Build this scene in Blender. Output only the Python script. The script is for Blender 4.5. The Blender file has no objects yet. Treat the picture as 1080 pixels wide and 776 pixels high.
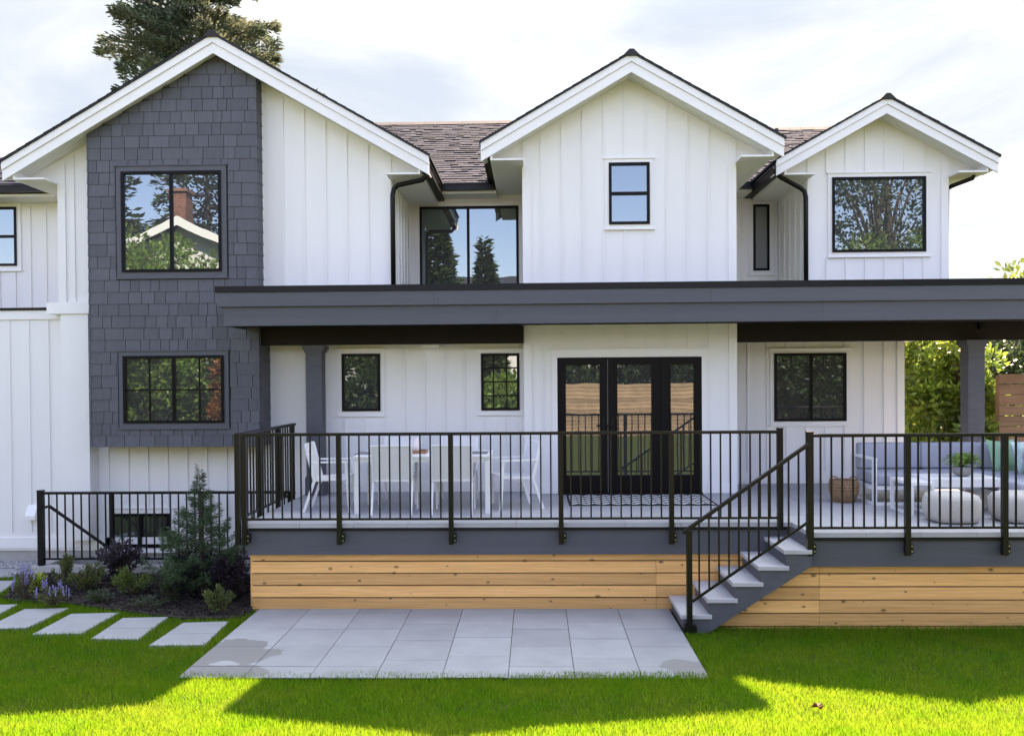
import bpy, math, random
import numpy as np
from mathutils import Vector, Matrix
random.seed(7)
rng = np.random.default_rng(7)
SC = bpy.context.scene
COL = SC.collection

# ------------------------------------------------------------------ camera
FPX = 905.0
YAW, PITCH, ROLL = 0.0265, 0.0124, 0.0074
CAMH = 2.71
fw = Vector((-math.sin(YAW)*math.cos(PITCH), math.cos(YAW)*math.cos(PITCH), -math.sin(PITCH)))
rt0 = Vector((math.cos(YAW), math.sin(YAW), 0))
up0 = rt0.cross(fw)
rt = rt0*math.cos(ROLL) - up0*math.sin(ROLL)
up = up0*math.cos(ROLL) + rt0*math.sin(ROLL)
cd = bpy.data.cameras.new('camera')
cam = bpy.data.objects.new('camera', cd)
COL.objects.link(cam)
cam.matrix_world = Matrix(((rt.x, up.x, -fw.x, 0), (rt.y, up.y, -fw.y, 0), (rt.z, up.z, -fw.z, CAMH), (0, 0, 0, 1)))
cd.sensor_fit = 'HORIZONTAL'
cd.sensor_width = 36
cd.lens = 36*FPX/1080
cd.shift_y = 23/1080
cd.clip_end = 2000
cd.clip_start = 0.05
SC.camera = cam

# ------------------------------------------------------------------ light
KX, KY = -0.29, -0.92             # ground offset of a shadow per metre of height
sun_az = math.atan2(-KX, -KY)     # from +Y towards +X
sun_el = math.atan2(1, math.hypot(KX, KY))
w = bpy.data.worlds.new("World"); SC.world = w; w.use_nodes = True
nt = w.node_tree; nt.nodes.clear()
def N(t, **k):
    n = nt.nodes.new(t)
    for a, b in k.items(): setattr(n, a, b)
    return n
L = lambda a, b: nt.links.new(a, b)
sky = N('ShaderNodeTexSky', sky_type='NISHITA', sun_disc=False)
sky.sun_elevation = sun_el; sky.sun_rotation = sun_az
sky.air_density = 1.0; sky.dust_density = 1.0; sky.ozone_density = 1.5
tc = N('ShaderNodeTexCoord')
mp = N('ShaderNodeMapping'); mp.inputs['Scale'].default_value = (1.6, 1.2, 4.2); mp.inputs['Location'].default_value = (1.3, .4, .2)
L(tc.outputs['Generated'], mp.inputs[0])
no = N('ShaderNodeTexNoise'); no.inputs['Scale'].default_value = 1.7; no.inputs['Detail'].default_value = 9; no.inputs['Roughness'].default_value = .55
no.inputs['Distortion'].default_value = .35
L(mp.outputs[0], no.inputs['Vector'])
sx = N('ShaderNodeSeparateXYZ'); L(tc.outputs['Generated'], sx.inputs[0])
m1 = N('ShaderNodeMath', operation='MULTIPLY_ADD'); m1.inputs[1].default_value = .30; m1.inputs[2].default_value = -.02
L(sx.outputs['Y'], m1.inputs[0])
m1b = N('ShaderNodeMath', operation='MULTIPLY_ADD'); m1b.inputs[1].default_value = .16; L(sx.outputs['X'], m1b.inputs[0]); L(m1.outputs[0], m1b.inputs[2])
m2 = N('ShaderNodeMath', operation='ADD'); L(no.outputs['Fac'], m2.inputs[0]); L(m1b.outputs[0], m2.inputs[1])
m3 = N('ShaderNodeMath', operation='ADD'); L(m2.outputs[0], m3.inputs[0])
rp = N('ShaderNodeMapRange', interpolation_type='SMOOTHSTEP'); rp.inputs['From Min'].default_value = .50; rp.inputs['From Max'].default_value = .82
L(m3.outputs[0], rp.inputs[0])
b1 = N('ShaderNodeBackground'); b1.inputs['Strength'].default_value = .105
L(sky.outputs[0], b1.inputs['Color'])
b2 = N('ShaderNodeBackground')
cn = N('ShaderNodeTexNoise'); cn.inputs['Scale'].default_value = 1.5; cn.inputs['Detail'].default_value = 8; cn.inputs['Roughness'].default_value = .55; cn.inputs['Distortion'].default_value = .5
L(mp.outputs[0], cn.inputs['Vector'])
cr = N('ShaderNodeMapRange', interpolation_type='SMOOTHSTEP'); cr.inputs['From Min'].default_value = .38; cr.inputs['From Max'].default_value = .60
cx_ = N('ShaderNodeMath', operation='MULTIPLY_ADD'); cx_.inputs[1].default_value = .16; L(sx.outputs['X'], cx_.inputs[0]); L(cn.outputs['Fac'], cx_.inputs[2])
L(cx_.outputs[0], cr.inputs[0])
cm = N('ShaderNodeMix', data_type='RGBA'); cm.inputs['A'].default_value = (.55, .80, .98, 1); cm.inputs['B'].default_value = (.80, 1.07, 1.16, 1)
L(cr.outputs[0], cm.inputs['Factor']); L(cm.outputs['Result'], b2.inputs['Color'])
# thin cloud sheet low down; unseen bright overhead cloud is added to light the walls
cz = N('ShaderNodeMapRange', interpolation_type='SMOOTHSTEP'); cz.inputs['From Min'].default_value = .36; cz.inputs['From Max'].default_value = .70
cz.inputs['To Min'].default_value = .162; cz.inputs['To Max'].default_value = .80
L(sx.outputs['Z'], cz.inputs[0]); L(cz.outputs[0], b2.inputs['Strength'])
ov = N('ShaderNodeMapRange', interpolation_type='SMOOTHSTEP'); ov.inputs['From Min'].default_value = .36; ov.inputs['From Max'].default_value = .62; ov.inputs['To Max'].default_value = .14
L(sx.outputs['Z'], ov.inputs[0])
L(ov.outputs[0], m3.inputs[1])
fy = N('ShaderNodeMapRange', interpolation_type='SMOOTHSTEP'); fy.inputs['From Min'].default_value = .0; fy.inputs['From Max'].default_value = .4; L(sx.outputs['Y'], fy.inputs[0])
fm = N('ShaderNodeMath', operation='MAXIMUM'); L(rp.outputs[0], fm.inputs[0]); L(fy.outputs[0], fm.inputs[1])
mx = N('ShaderNodeMixShader'); L(fm.outputs[0], mx.inputs[0]); L(b1.outputs[0], mx.inputs[1]); L(b2.outputs[0], mx.inputs[2])
wo = N('ShaderNodeOutputWorld'); L(mx.outputs[0], wo.inputs[0])

sd = bpy.data.lights.new('sun', 'SUN'); sd.energy = 4.3; sd.angle = math.radians(.5); sd.color = (1, .92, .76)
so = bpy.data.objects.new('sun', sd); COL.objects.link(so)
so.rotation_euler = Vector((-KX, -KY, 1)).to_track_quat('Z', 'Y').to_euler()
vs = SC.view_settings
vs.view_transform = 'Standard'; vs.look = 'None'; vs.gamma = 1; vs.use_curve_mapping = False
vs.exposure = 2.75
vs.use_white_balance = True; vs.white_balance_temperature = 7900; vs.white_balance_tint = 31

# ------------------------------------------------------------------ surveying: photo position + known depth -> world
def W(px, py, Y):
    d = fw + rt*((px-540)/FPX) + up*(-(py-411)/FPX)
    t = Y/d.y
    return t*d.x, CAMH + t*d.z
def WX(px, Y, py=400): return W(px, py, Y)[0]
def WZ(py, Y, px=540): return W(px, py, Y)[1]
def WG(px, py, z=0.0):
    d = fw + rt*((px-540)/FPX) + up*(-(py-411)/FPX)
    t = (z-CAMH)/d.z
    return t*d.x, t*d.y

# ------------------------------------------------------------------ materials
MATS = {}
def mat(name, col, rough=.6, spec=.5, metal=0, var=0, vscale=3, bump=0, bscale=40, island=0, stretch=(1, 1, 1), col2=None, transl=0, coat=0):
    m = bpy.data.materials.new(name); m.use_nodes = True
    t = m.node_tree; nd = t.nodes; lk = t.links.new
    p = nd['Principled BSDF']; out = nd['Material Output']
    p.inputs['Roughness'].default_value = rough
    p.inputs['Specular IOR Level'].default_value = spec
    p.inputs['Metallic'].default_value = metal
    p.inputs['Coat Weight'].default_value = coat
    tcn = nd.new('ShaderNodeTexCoord'); mpn = nd.new('ShaderNodeMapping')
    mpn.inputs['Scale'].default_value = stretch
    lk(tcn.outputs['Object'], mpn.inputs[0])
    src = None
    if var or col2:
        n = nd.new('ShaderNodeTexNoise'); n.inputs['Scale'].default_value = vscale; n.inputs['Detail'].default_value = 6
        n.inputs['Roughness'].default_value = .62
        lk(mpn.outputs[0], n.inputs['Vector'])
        mixn = nd.new('ShaderNodeMix'); mixn.data_type = 'RGBA'
        c2 = col2 if col2 else tuple(c*(1-var) for c in col)
        mr = nd.new('ShaderNodeMapRange'); mr.inputs['From Min'].default_value = .35; mr.inputs['From Max'].default_value = .65
        lk(n.outputs['Fac'], mr.inputs[0]); lk(mr.outputs[0], mixn.inputs['Factor'])
        mixn.inputs['A'].default_value = (*col, 1); mixn.inputs['B'].default_value = (*c2, 1)
        src = mixn.outputs['Result']
    if island:
        g = nd.new('ShaderNodeNewGeometry')
        mr = nd.new('ShaderNodeMapRange'); mr.inputs['To Min'].default_value = 1-island; mr.inputs['To Max'].default_value = 1+island
        lk(g.outputs['Random Per Island'], mr.inputs[0])
        h = nd.new('ShaderNodeHueSaturation')
        if src is None: h.inputs['Color'].default_value = (*col, 1)
        else: lk(src, h.inputs['Color'])
        lk(mr.outputs[0], h.inputs['Value'])
        src = h.outputs[0]
    if src is None: p.inputs['Base Color'].default_value = (*col, 1)
    else: lk(src, p.inputs['Base Color'])
    if bump:
        n = nd.new('ShaderNodeTexNoise'); n.inputs['Scale'].default_value = bscale; n.inputs['Detail'].default_value = 4
        lk(mpn.outputs[0], n.inputs['Vector'])
        b = nd.new('ShaderNodeBump'); b.inputs['Strength'].default_value = bump; b.inputs['Distance'].default_value = .01
        lk(n.outputs['Fac'], b.inputs['Height']); lk(b.outputs[0], p.inputs['Normal'])
    if transl:
        tr = nd.new('ShaderNodeBsdfTranslucent'); ms = nd.new('ShaderNodeMixShader'); ms.inputs[0].default_value = transl
        if src is None: tr.inputs['Color'].default_value = (*[min(1, c*1.6) for c in col], 1)
        else:
            hs = nd.new('ShaderNodeHueSaturation'); hs.inputs['Value'].default_value = 1.9; hs.inputs['Hue'].default_value = .468
            lk(src, hs.inputs['Color']); lk(hs.outputs[0], tr.inputs['Color'])
        lk(p.outputs[0], ms.inputs[1]); lk(tr.outputs[0], ms.inputs[2]); lk(ms.outputs[0], out.inputs['Surface'])
    MATS[name] = m
    return m

mat('siding', (.81, .81, .80), .5, var=.05, vscale=1.2, bump=.10, bscale=55, stretch=(1, 1, .12))
mat('white_trim', (.81, .81, .80), .45, var=.03, vscale=2, bump=.05)
mat('soffit', (.78, .78, .75), .5, var=.04)
mat('slate_paint', (.082, .087, .104), .62, var=.18, vscale=5, bump=.25, bscale=60, stretch=(1, 1, 4), island=.10)
mat('slate_shingle', (.092, .097, .115), .7, var=.16, vscale=9, bump=.5, bscale=45, stretch=(4, 4, .5), island=.13)
mat('beam_stain_shade', (.022, .018, .016), .8, spec=.15, var=.15)  # dark stain, with shade under the porch overhang also painted into this colour
mat('slate_beam', (.080, .085, .102), .6, island=.05, var=.12, vscale=4, bump=.3, bscale=40, stretch=(.15, 3, 3))
mat('black_metal', (.006, .006, .007), .38, spec=.22)
mat('black_frame', (.004, .004, .005), .42, spec=.14)
mat('rail_metal', (.009, .008, .006), .32, spec=.28)
mat('roof_shingle', (.052, .057, .070), .95, spec=.05, var=.35, vscale=14, bump=.6, bscale=120, island=.32)
mat('roof_dark', (.03, .03, .033), .9, var=.2, island=.3)
mat('cedar', (.84, .45, .165), .62, col2=(.72, .36, .12), vscale=3.2, bump=.25, bscale=25, stretch=(.35, 3, 9), island=.24)
mat('old_cedar', (.25, .14, .078), .7, col2=(.17, .092, .05), vscale=3, bump=.3, bscale=25, stretch=(.35, 3, 9), island=.16)
mat('pale_fence', (.40, .26, .16), .8, var=.3, vscale=2, island=.25)
mat('dark', (.012, .012, .012), .9)
mat('concrete', (.42, .41, .39), .85, var=.18, vscale=4, bump=.25, bscale=60)
mat('paver', (.275, .285, .292), .75, var=.14, vscale=2.2, bump=.2, bscale=140, island=.09)
mat('deck_tile', (.40, .405, .42), .6, var=.08, vscale=3, bump=.1, bscale=120, island=.04)
mat('tread', (.45, .45, .46), .7, var=.12, vscale=5, bump=.15, bscale=100)
mat('mulch', (.035, .024, .018), 1, col2=(.012, .009, .007), vscale=25, bump=1, bscale=60, island=.5)
mat('gravel', (.30, .30, .30), .9, island=.45)
mat('lawn_flat', (.075, .135, .012), 1, spec=0, var=.3)
mat('soil', (.06, .078, .024), 1, spec=0, col2=(.045, .055, .018), vscale=5, bump=.6)
mat('grass', (.046, .168, .006), .8, spec=.04, col2=(.095, .188, .012), vscale=2.2, island=.35, transl=.45)
mat('needle_dark', (.035, .060, .022), .6, spec=.3, island=.5, transl=.25)
mat('conifer_tall', (.055, .088, .052), .6, spec=.2, col2=(.095, .105, .06), vscale=.9, island=.45, transl=.2)
mat('spruce', (.040, .088, .034), .6, island=.4, transl=.2)
mat('laurel', (.10, .21, .035), .33, spec=.6, col2=(.13, .19, .03), vscale=1.5, island=.45, transl=.4)
mat('leaf_dark', (.030, .060, .020), .45, island=.4, transl=.25)
mat('leaf_mid', (.065, .120, .025), .5, col2=(.10, .15, .03), vscale=2, island=.4, transl=.35)
mat('leaf_olive', (.085, .115, .035), .5, island=.4, transl=.35)
mat('leaf_purple', (.030, .022, .034), .6, island=.5, transl=.15)
mat('leaf_lime', (.20, .27, .04), .5, island=.3, transl=.4)
mat('leaf_orange', (.28, .12, .03), .5, island=.4, transl=.4)
mat('flower', (.20, .17, .42), .6, island=.3)
mat('bark', (.09, .065, .045), .95, var=.4, vscale=12, bump=.8, bscale=20, stretch=(3, 3, .4))
mat('white_alu', (.80, .80, .80), .35)
mat('sling', (.72, .72, .71), .7, bump=.2, bscale=300)
mat('cushion', (.35, .365, .42), .9, var=.06, bump=.15, bscale=200)
mat('pouf', (.50, .475, .44), .95, var=.1, vscale=30, bump=.5, bscale=90)
mat('wicker', (.34, .20, .10), .7, var=.4, vscale=40, bump=.6, bscale=60, island=.3)
mat('stone_pot', (.28, .27, .26), .8, var=.2, vscale=20)
mat('green_cloth', (.22, .42, .27), .9)
mat('pale_cloth', (.62, .70, .68), .9, col2=(.25, .45, .42), vscale=14)
mat('mat_black', (.016, .016, .018), .95)
mat('mat_white', (.70, .70, .68), .95)
mat('wood_tray', (.30, .14, .07), .5)
mat('frosted', (.70, .62, .60), .25)
mat('placemat', (.22, .22, .23), .9)
mat('screw', (.65, .65, .65), .3, metal=1)
mat('dry_leaf', (.20, .06, .012), .7, var=.3)
mat('brick', (.30, .13, .09), .9, col2=(.20, .09, .07), vscale=9, island=.2)
mat('house_white', (.72, .71, .68), .7, var=.05)
mat('blind', (.55, .53, .50), .8)
mat('wet_stone', (.19, .19, .185), .5)

def glass_mat(name, base, refl):
    m = bpy.data.materials.new(name); m.use_nodes = True
    t = m.node_tree; nd = t.nodes; lk = t.links.new
    p = nd['Principled BSDF']; p.inputs['Base Color'].default_value = (*base, 1); p.inputs['Roughness'].default_value = .6
    g = nd.new('ShaderNodeBsdfGlossy'); g.inputs['Roughness'].default_value = .0; g.inputs['Color'].default_value = (.70, .89, 1, 1)
    f = nd.new('ShaderNodeFresnel'); f.inputs['IOR'].default_value = refl
    # very slight waviness of real panes
    n = nd.new('ShaderNodeTexNoise'); n.inputs['Scale'].default_value = 1.3
    tcn = nd.new('ShaderNodeTexCoord'); lk(tcn.outputs['Object'], n.inputs['Vector'])
    b = nd.new('ShaderNodeBump'); b.inputs['Strength'].default_value = .05; b.inputs['Distance'].default_value = .02
    lk(n.outputs['Fac'], b.inputs['Height']); lk(b.outputs[0], g.inputs['Normal'])
    ms = nd.new('ShaderNodeMixShader'); lk(f.outputs[0], ms.inputs[0]); lk(p.outputs[0], ms.inputs[1]); lk(g.outputs[0], ms.inputs[2])
    lk(ms.outputs[0], nd['Material Output'].inputs['Surface'])
    MATS[name] = m
glass_mat('glass', (.010, .010, .010), 2.5)
glass_mat('glass_blind', (.16, .155, .15), 1.9)
glass_mat('glass_low', (.008, .008, .008), 2.3)

# ------------------------------------------------------------------ mesh builder
class MB:
    def __init__(s): s.v = []; s.f = []
    def add(s, vs, fs):
        o = len(s.v); s.v += [tuple(x) for x in vs]; s.f += [tuple(i+o for i in f) for f in fs]; return s
    def box(s, x0, x1, y0, y1, z0, z1):
        if x0 > x1: x0, x1 = x1, x0
        if y0 > y1: y0, y1 = y1, y0
        if z0 > z1: z0, z1 = z1, z0
        return s.add([(x0, y0, z0), (x1, y0, z0), (x1, y1, z0), (x0, y1, z0), (x0, y0, z1), (x1, y0, z1), (x1, y1, z1), (x0, y1, z1)],
                     [(0, 3, 2, 1), (4, 5, 6, 7), (0, 1, 5, 4), (1, 2, 6, 5), (2, 3, 7, 6), (3, 0, 4, 7)])
    def prism(s, pts, y0, y1):            # polygon in XZ (counter-clockwise seen from -Y), extruded y0->y1
        n = len(pts)
        v = [(x, y0, z) for x, z in pts] + [(x, y1, z) for x, z in pts]
        f = [tuple(range(n)), tuple(range(2*n-1, n-1, -1))] + [(i, i+n, (i+1) % n+n, (i+1) % n) for i in range(n)]
        return s.add(v, f)
    def prism_x(s, pts, x0, x1):          # polygon in YZ
        n = len(pts)
        v = [(x0, y, z) for y, z in pts] + [(x1, y, z) for y, z in pts]
        f = [tuple(range(n-1, -1, -1)), tuple(range(n, 2*n))] + [(i, (i+1) % n, (i+1) % n+n, i+n) for i in range(n)]
        return s.add(v, f)
    def prism_z(s, pts, z0, z1):          # polygon in XY counter-clockwise from above
        n = len(pts)
        v = [(x, y, z0) for x, y in pts] + [(x, y, z1) for x, y in pts]
        f = [tuple(range(n-1, -1, -1)), tuple(range(n, 2*n))] + [(i, (i+1) % n, (i+1) % n+n, i+n) for i in range(n)]
        return s.add(v, f)
    def hexa(s, c8): return s.add(c8, [(0, 3, 2, 1), (4, 5, 6, 7), (0, 1, 5, 4), (1, 2, 6, 5), (2, 3, 7, 6), (3, 0, 4, 7)])
    def bar(s, a, b, wd, ht=None, upv=(0, 0, 1)):    # rectangular bar from a to b
        ht = ht or wd; a = Vector(a); b = Vector(b); d = (b-a).normalized()
        u = Vector(upv)
        if abs(d.dot(u)) > .95: u = Vector((0, 1, 0))
        r = d.cross(u).normalized()*wd/2; u2 = r.cross(d).normalized()*ht/2
        return s.hexa([a-r-u2, a+r-u2, b+r-u2, b-r-u2, a-r+u2, a+r+u2, b+r+u2, b-r+u2])
    def tube(s, pts, rad, seg=8, caps=True):
        pts = [Vector(p) for p in pts]; n = len(pts)
        rads = rad if isinstance(rad, (list, tuple)) else [rad]*n
        vs = []; prev = None
        for i, p in enumerate(pts):
            d = (pts[min(i+1, n-1)]-pts[max(i-1, 0)]).normalized()
            if prev is None:
                a = Vector((0, 0, 1)) if abs(d.z) < .9 else Vector((1, 0, 0))
                r = d.cross(a).normalized()
            else: r = (prev - d*prev.dot(d)).normalized()
            prev = r; q = d.cross(r)
            for k in range(seg):
                t = 2*math.pi*k/seg
                vs.append(p+(r*math.cos(t)+q*math.sin(t))*rads[i])
        fs = [(i*seg+k, i*seg+(k+1) % seg, (i+1)*seg+(k+1) % seg, (i+1)*seg+k) for i in range(n-1) for k in range(seg)]
        if caps: fs += [tuple(range(seg-1, -1, -1)), tuple(range((n-1)*seg, n*seg))]
        return s.add(vs, fs)
    def lathe(s, prof, c=(0, 0, 0), seg=24, sq=2.0):       # prof [(r,z)]; sq>2 = squarer plan
        vs = []
        for r, z in prof:
            for k in range(seg):
                t = 2*math.pi*k/seg; ct, st = math.cos(t), math.sin(t)
                g = (abs(ct)**sq+abs(st)**sq)**(-1/sq)
                vs.append((c[0]+r*g*ct, c[1]+r*g*st, c[2]+z))
        m = len(prof)
        fs = [(i*seg+k, i*seg+(k+1) % seg, (i+1)*seg+(k+1) % seg, (i+1)*seg+k) for i in range(m-1) for k in range(seg)]
        fs += [tuple(range(seg-1, -1, -1)), tuple(range((m-1)*seg, m*seg))]
        return s.add(vs, fs)
    def build(s, name, m, parent=None, label=None, local=False, smooth=False, bevel=0):
        me = bpy.data.meshes.new(name)
        off = Vector((0, 0, 0))
        if parent is not None and not local:
            q = parent
            while q is not None: off = off + q.location; q = q.parent
        me.from_pydata([(x-off.x, y-off.y, z-off.z) for x, y, z in s.v], [], s.f)
        return finish(me, name, m, parent, label, smooth, bevel)
def finish(me, name, m, parent=None, label=None, smooth=False, bevel=0):
    me.materials.append(MATS[m] if isinstance(m, str) else m)
    if smooth: me.shade_smooth()
    o = bpy.data.objects.new(name, me); COL.objects.link(o)
    if parent is not None: o.parent = parent
    if label: o['label'] = label
    if bevel:
        b = o.modifiers.new('bevel', 'BEVEL'); b.width = bevel; b.segments = 2; b.limit_method = 'ANGLE'
    return o
def tag(o, label, cat, group=None, kind=None):
    o['label'] = label; o['category'] = cat
    if group: o['group'] = group
    if kind: o['kind'] = kind
    return o
def struct(o, kind='structure', label=None):
    o['kind'] = kind
    if label: o['label'] = label
    return o
def thing(name, label, cat, loc=(0, 0, 0), group=None, rotz=0):
    o = bpy.data.objects.new(name, None); COL.objects.link(o); o.location = loc; o.rotation_euler.z = rotz
    o.empty_display_size = .1
    return tag(o, label, cat, group)
def dup(root, loc, rotz=0, label=None):
    r = root.copy(); COL.objects.link(r); r.location = loc; r.rotation_euler.z = rotz
    if label: r['label'] = label
    for ch in list(root.children):
        c = ch.copy(); COL.objects.link(c); c.parent = r
        for g in ch.children:
            d = g.copy(); COL.objects.link(d); d.parent = c
    return r
def np_mesh(name, V, quads=None, tris=None):
    me = bpy.data.meshes.new(name)
    nq = 0 if quads is None else len(quads); ntr = 0 if tris is None else len(tris)
    me.vertices.add(len(V)); me.vertices.foreach_set('co', np.ascontiguousarray(V, dtype=np.float32).ravel())
    me.loops.add(nq*4+ntr*3)
    li = []
    if nq: li.append(np.asarray(quads, dtype=np.int32).ravel())
    if ntr: li.append(np.asarray(tris, dtype=np.int32).ravel())
    me.loops.foreach_set('vertex_index', np.concatenate(li))
    me.polygons.add(nq+ntr)
    st = np.concatenate([np.arange(nq)*4, nq*4+np.arange(ntr)*3]).astype(np.int32)
    me.polygons.foreach_set('loop_start', st)
    me.update(calc_edges=True); me.validate()
    return me
def leaves_mesh(name, P, size, aspect=.45, dirs=None, updown=None, sizevar=.4):
    """P: (n,3) leaf bases; folded pointed leaf made of two quads."""
    n = len(P)
    d = rng.normal(size=(n, 3)) if dirs is None else dirs + rng.normal(size=(n, 3))*.35
    d /= np.linalg.norm(d, axis=1, keepdims=True)
    a = rng.normal(size=(n, 3)); s = np.cross(d, a); s /= np.linalg.norm(s, axis=1, keepdims=True)
    nn = np.cross(s, d)
    L_ = (size*(1+sizevar*(rng.random(n)*2-1)))[:, None]
    Wd = L_*aspect/2
    v0 = P; v1 = P+d*L_*.45+s*Wd+nn*L_*.07; v2 = P+d*L_; v3 = P+d*L_*.45-s*Wd+nn*L_*.07
    V = np.stack([v0, v1, v2, v3], 1).reshape(-1, 3)
    i = np.arange(n)*4
    T = np.stack([np.stack([i, i+1, i+2], 1), np.stack([i, i+2, i+3], 1)], 1).reshape(-1, 3)
    return np_mesh(name, V, None, T)

# ------------------------------------------------------------------ ground
def lawn_z(x, y):
    """the lawn: level by the patio, a slight dip, then rising gently towards the viewer"""
    y = np.asarray(y, dtype=float); x = np.asarray(x, dtype=float)
    t = np.clip((7.95-y)/1.3, 0, 1); rise = .15*t*t*(3-2*t)
    t2 = np.clip((6.75-y)/1.3, 0, 1); dip = .20*t2*t2*(3-2*t2)
    und = .02*np.sin(x*1.1+.6)*np.exp(-((y-6.8)/1.2)**2)
    return rise+dip+und
ys = np.concatenate([[-900, -200, -60, -30, -15, -8, -4, -1, 2, 4], np.arange(4.5, 10.0, .1), [10.5, 11, 12, 14, 18, 30, 80, 900]])
xs = np.concatenate([[-900, -200, -60, -25, -14], np.arange(-9, 9.01, .25), [14, 25, 60, 200, 900]])
GX, GY = np.meshgrid(xs, ys)
GZ = lawn_z(GX, GY) - .03
V = np.stack([GX, GY, GZ], -1).reshape(-1, 3)
nx = len(xs); ny = len(ys)
I = (np.arange(ny-1)[:, None]*nx+np.arange(nx-1)[None, :]).ravel()
Q = np.stack([I, I+1, I+1+nx, I+nx], 1)
g = finish(np_mesh('ground', V, Q), 'ground', 'soil'); struct(g)

# ------------------------------------------------------------------ house
Y_LOW, Y_UP, Y_BOX, Y_BAY, Y_RT, Y_RECL, Y_RECR = 12.72, 12.47, 12.22, 12.45, 13.55, 14.35, 15.2
house = thing('house', 'white two storey farmhouse with three gables and a slate grey shingled bay', 'house', (0, 14, 0))

def battens(mb, xs_, Y, z0f, z1f, holes, wdt=.022, dep=.017):
    for x in xs_:
        segs = [(z0f(x), z1f(x))]
        for (hx0, hx1, hz0, hz1) in holes:
            if hx0-.02 < x < hx1+.02:
                ns = []
                for a, b in segs:
                    if hz0 > a: ns.append((a, min(b, hz0)))
                    if hz1 < b: ns.append((max(a, hz1), b))
                segs = ns
        for a, b in segs:
            if b-a > .03: mb.box(x-wdt/2, x+wdt/2, Y-dep, Y+.01, a, b)

def window(px0, px1, py0, py1, Y, trim='white_trim', tw=.07, vdiv=(), hdiv=(), vm=(), hm=(), glass='glass', label=None, name='window', head=True):
    """casing mesh as the part, frame and each pane as its sub-parts"""
    pm = (py0+py1)/2; pxm = (px0+px1)/2
    x0, x1 = WX(px0, Y, pm), WX(px1, Y, pm); z1, z0 = WZ(py0, Y, pxm), WZ(py1, Y, pxm)
    c = MB()
    t = .024
    c.box(x0-tw, x0+.004, Y-t, Y+.01, z0-tw, z1+tw); c.box(x1-.004, x1+tw, Y-t, Y+.01, z0-tw, z1+tw)
    c.box(x0+.004, x1-.004, Y-t, Y+.01, z0-tw, z0+.004); c.box(x0+.004, x1-.004, Y-t, Y+.01, z1-.004, z1+tw)
    if head: c.box(x0-tw-.02, x1+tw+.02, Y-t-.016, Y+.01, z1+tw, z1+tw+.018)
    c.box(x0-tw-.015, x1+tw+.015, Y-t-.014, Y+.01, z0-tw-.022, z0-tw)
    win = c.build(name, trim, house, label)
    f = MB(); fwid = .040; yf = Y-.042
    f.box(x0, x0+fwid, yf, Y-.0, z0, z1); f.box(x1-fwid, x1, yf, Y-.0, z0, z1)
    f.box(x0+fwid, x1-fwid, yf, Y, z0, z0+fwid); f.box(x0+fwid, x1-fwid, yf, Y, z1-fwid, z1)
    xd = [WX(v, Y, pm) for v in vdiv]; zd = [WZ(v, Y, pxm) for v in hdiv]
    for v in xd: f.box(v-.022, v+.022, yf+.004, Y, z0+fwid, z1-fwid)
    for v in zd: f.box(x0+fwid, x1-fwid, yf+.002, Y, v-.022, v+.022)
    for v in vm: xv = WX(v, Y, pm); f.box(xv-.010, xv+.010, yf+.018, Y-.010, z0+fwid, z1-fwid)
    for v in hm: zv = WZ(v, Y, pxm); f.box(x0+fwid, x1-fwid, yf+.019, Y-.011, zv-.010, zv+.010)
    f.build('frame', 'black_frame', win)
    ex = [x0+fwid-.005]+xd+[x1-fwid+.005]; ez = [z0+fwid-.005]+zd+[z1-fwid+.005]
    for i in range(len(ex)-1):
        for j in range(len(ez)-1):
            MB().box(ex[i]+(.018 if i else 0), ex[i+1]-(.018 if i < len(ex)-2 else 0), Y-.014, Y-.006, ez[j]+(.018 if j else 0), ez[j+1]-(.018 if j < len(ez)-2 else 0)).build('pane', glass, win)
    return (x0-tw-.02, x1+tw+.02, z0-tw-.022, z1+tw+.018)

holes_up = []; holes_low = []
W1 = window(129, 234, 181, 287, Y_BOX, 'slate_paint', .075, vdiv=(181.5,), label='upper bay window of two tall panes')
W2 = window(131, 237, 375, 446, Y_BOX, 'slate_paint', .065, vdiv=(184,), vm=(158.5, 211), hm=(411,), glass='glass_low', label='lower bay window with thin glazing bars')
W7 = window(361, 401.5, 373, 433.5, Y_LOW, tw=.06, glass='glass_low', label='single dark porch window beside the post')
W8 = window(507.5, 548, 372.6, 432.7, Y_LOW, tw=.05, vm=(520.5, 534.5), hm=(388, 402.5, 417), glass='glass', label='porch window with a grid of glazing bars')
WBS = window(118, 180, 541, 576, Y_LOW, tw=.07, vdiv=(149,), glass='glass_low', label='low basement window')
W4 = window(642, 685, 172, 237, Y_BAY, tw=.055, hdiv=(204.5,), label='small double hung window in middle gable')
W6 = window(877, 975.7, 187, 266, Y_RT, tw=.06, label='large fixed window in right gable')
W9 = window(816, 892, 372.4, 444, Y_RT, tw=.06, vdiv=(855,), glass='glass_low', label='wide porch window behind the sofa')
W3 = window(443, 547, 218, 303, Y_RECL, tw=.06, vdiv=(494,), label='recessed patio window of two panes')
W5 = window(794, 811, 216, 285.6, Y_RECR, tw=.07, glass='glass_blind', label='narrow upright window beside right gable')
W0 = window(-60, 18.5, 219, 281, 14.6, tw=.07, hdiv=(250,), label='double hung window on left wing')

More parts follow.
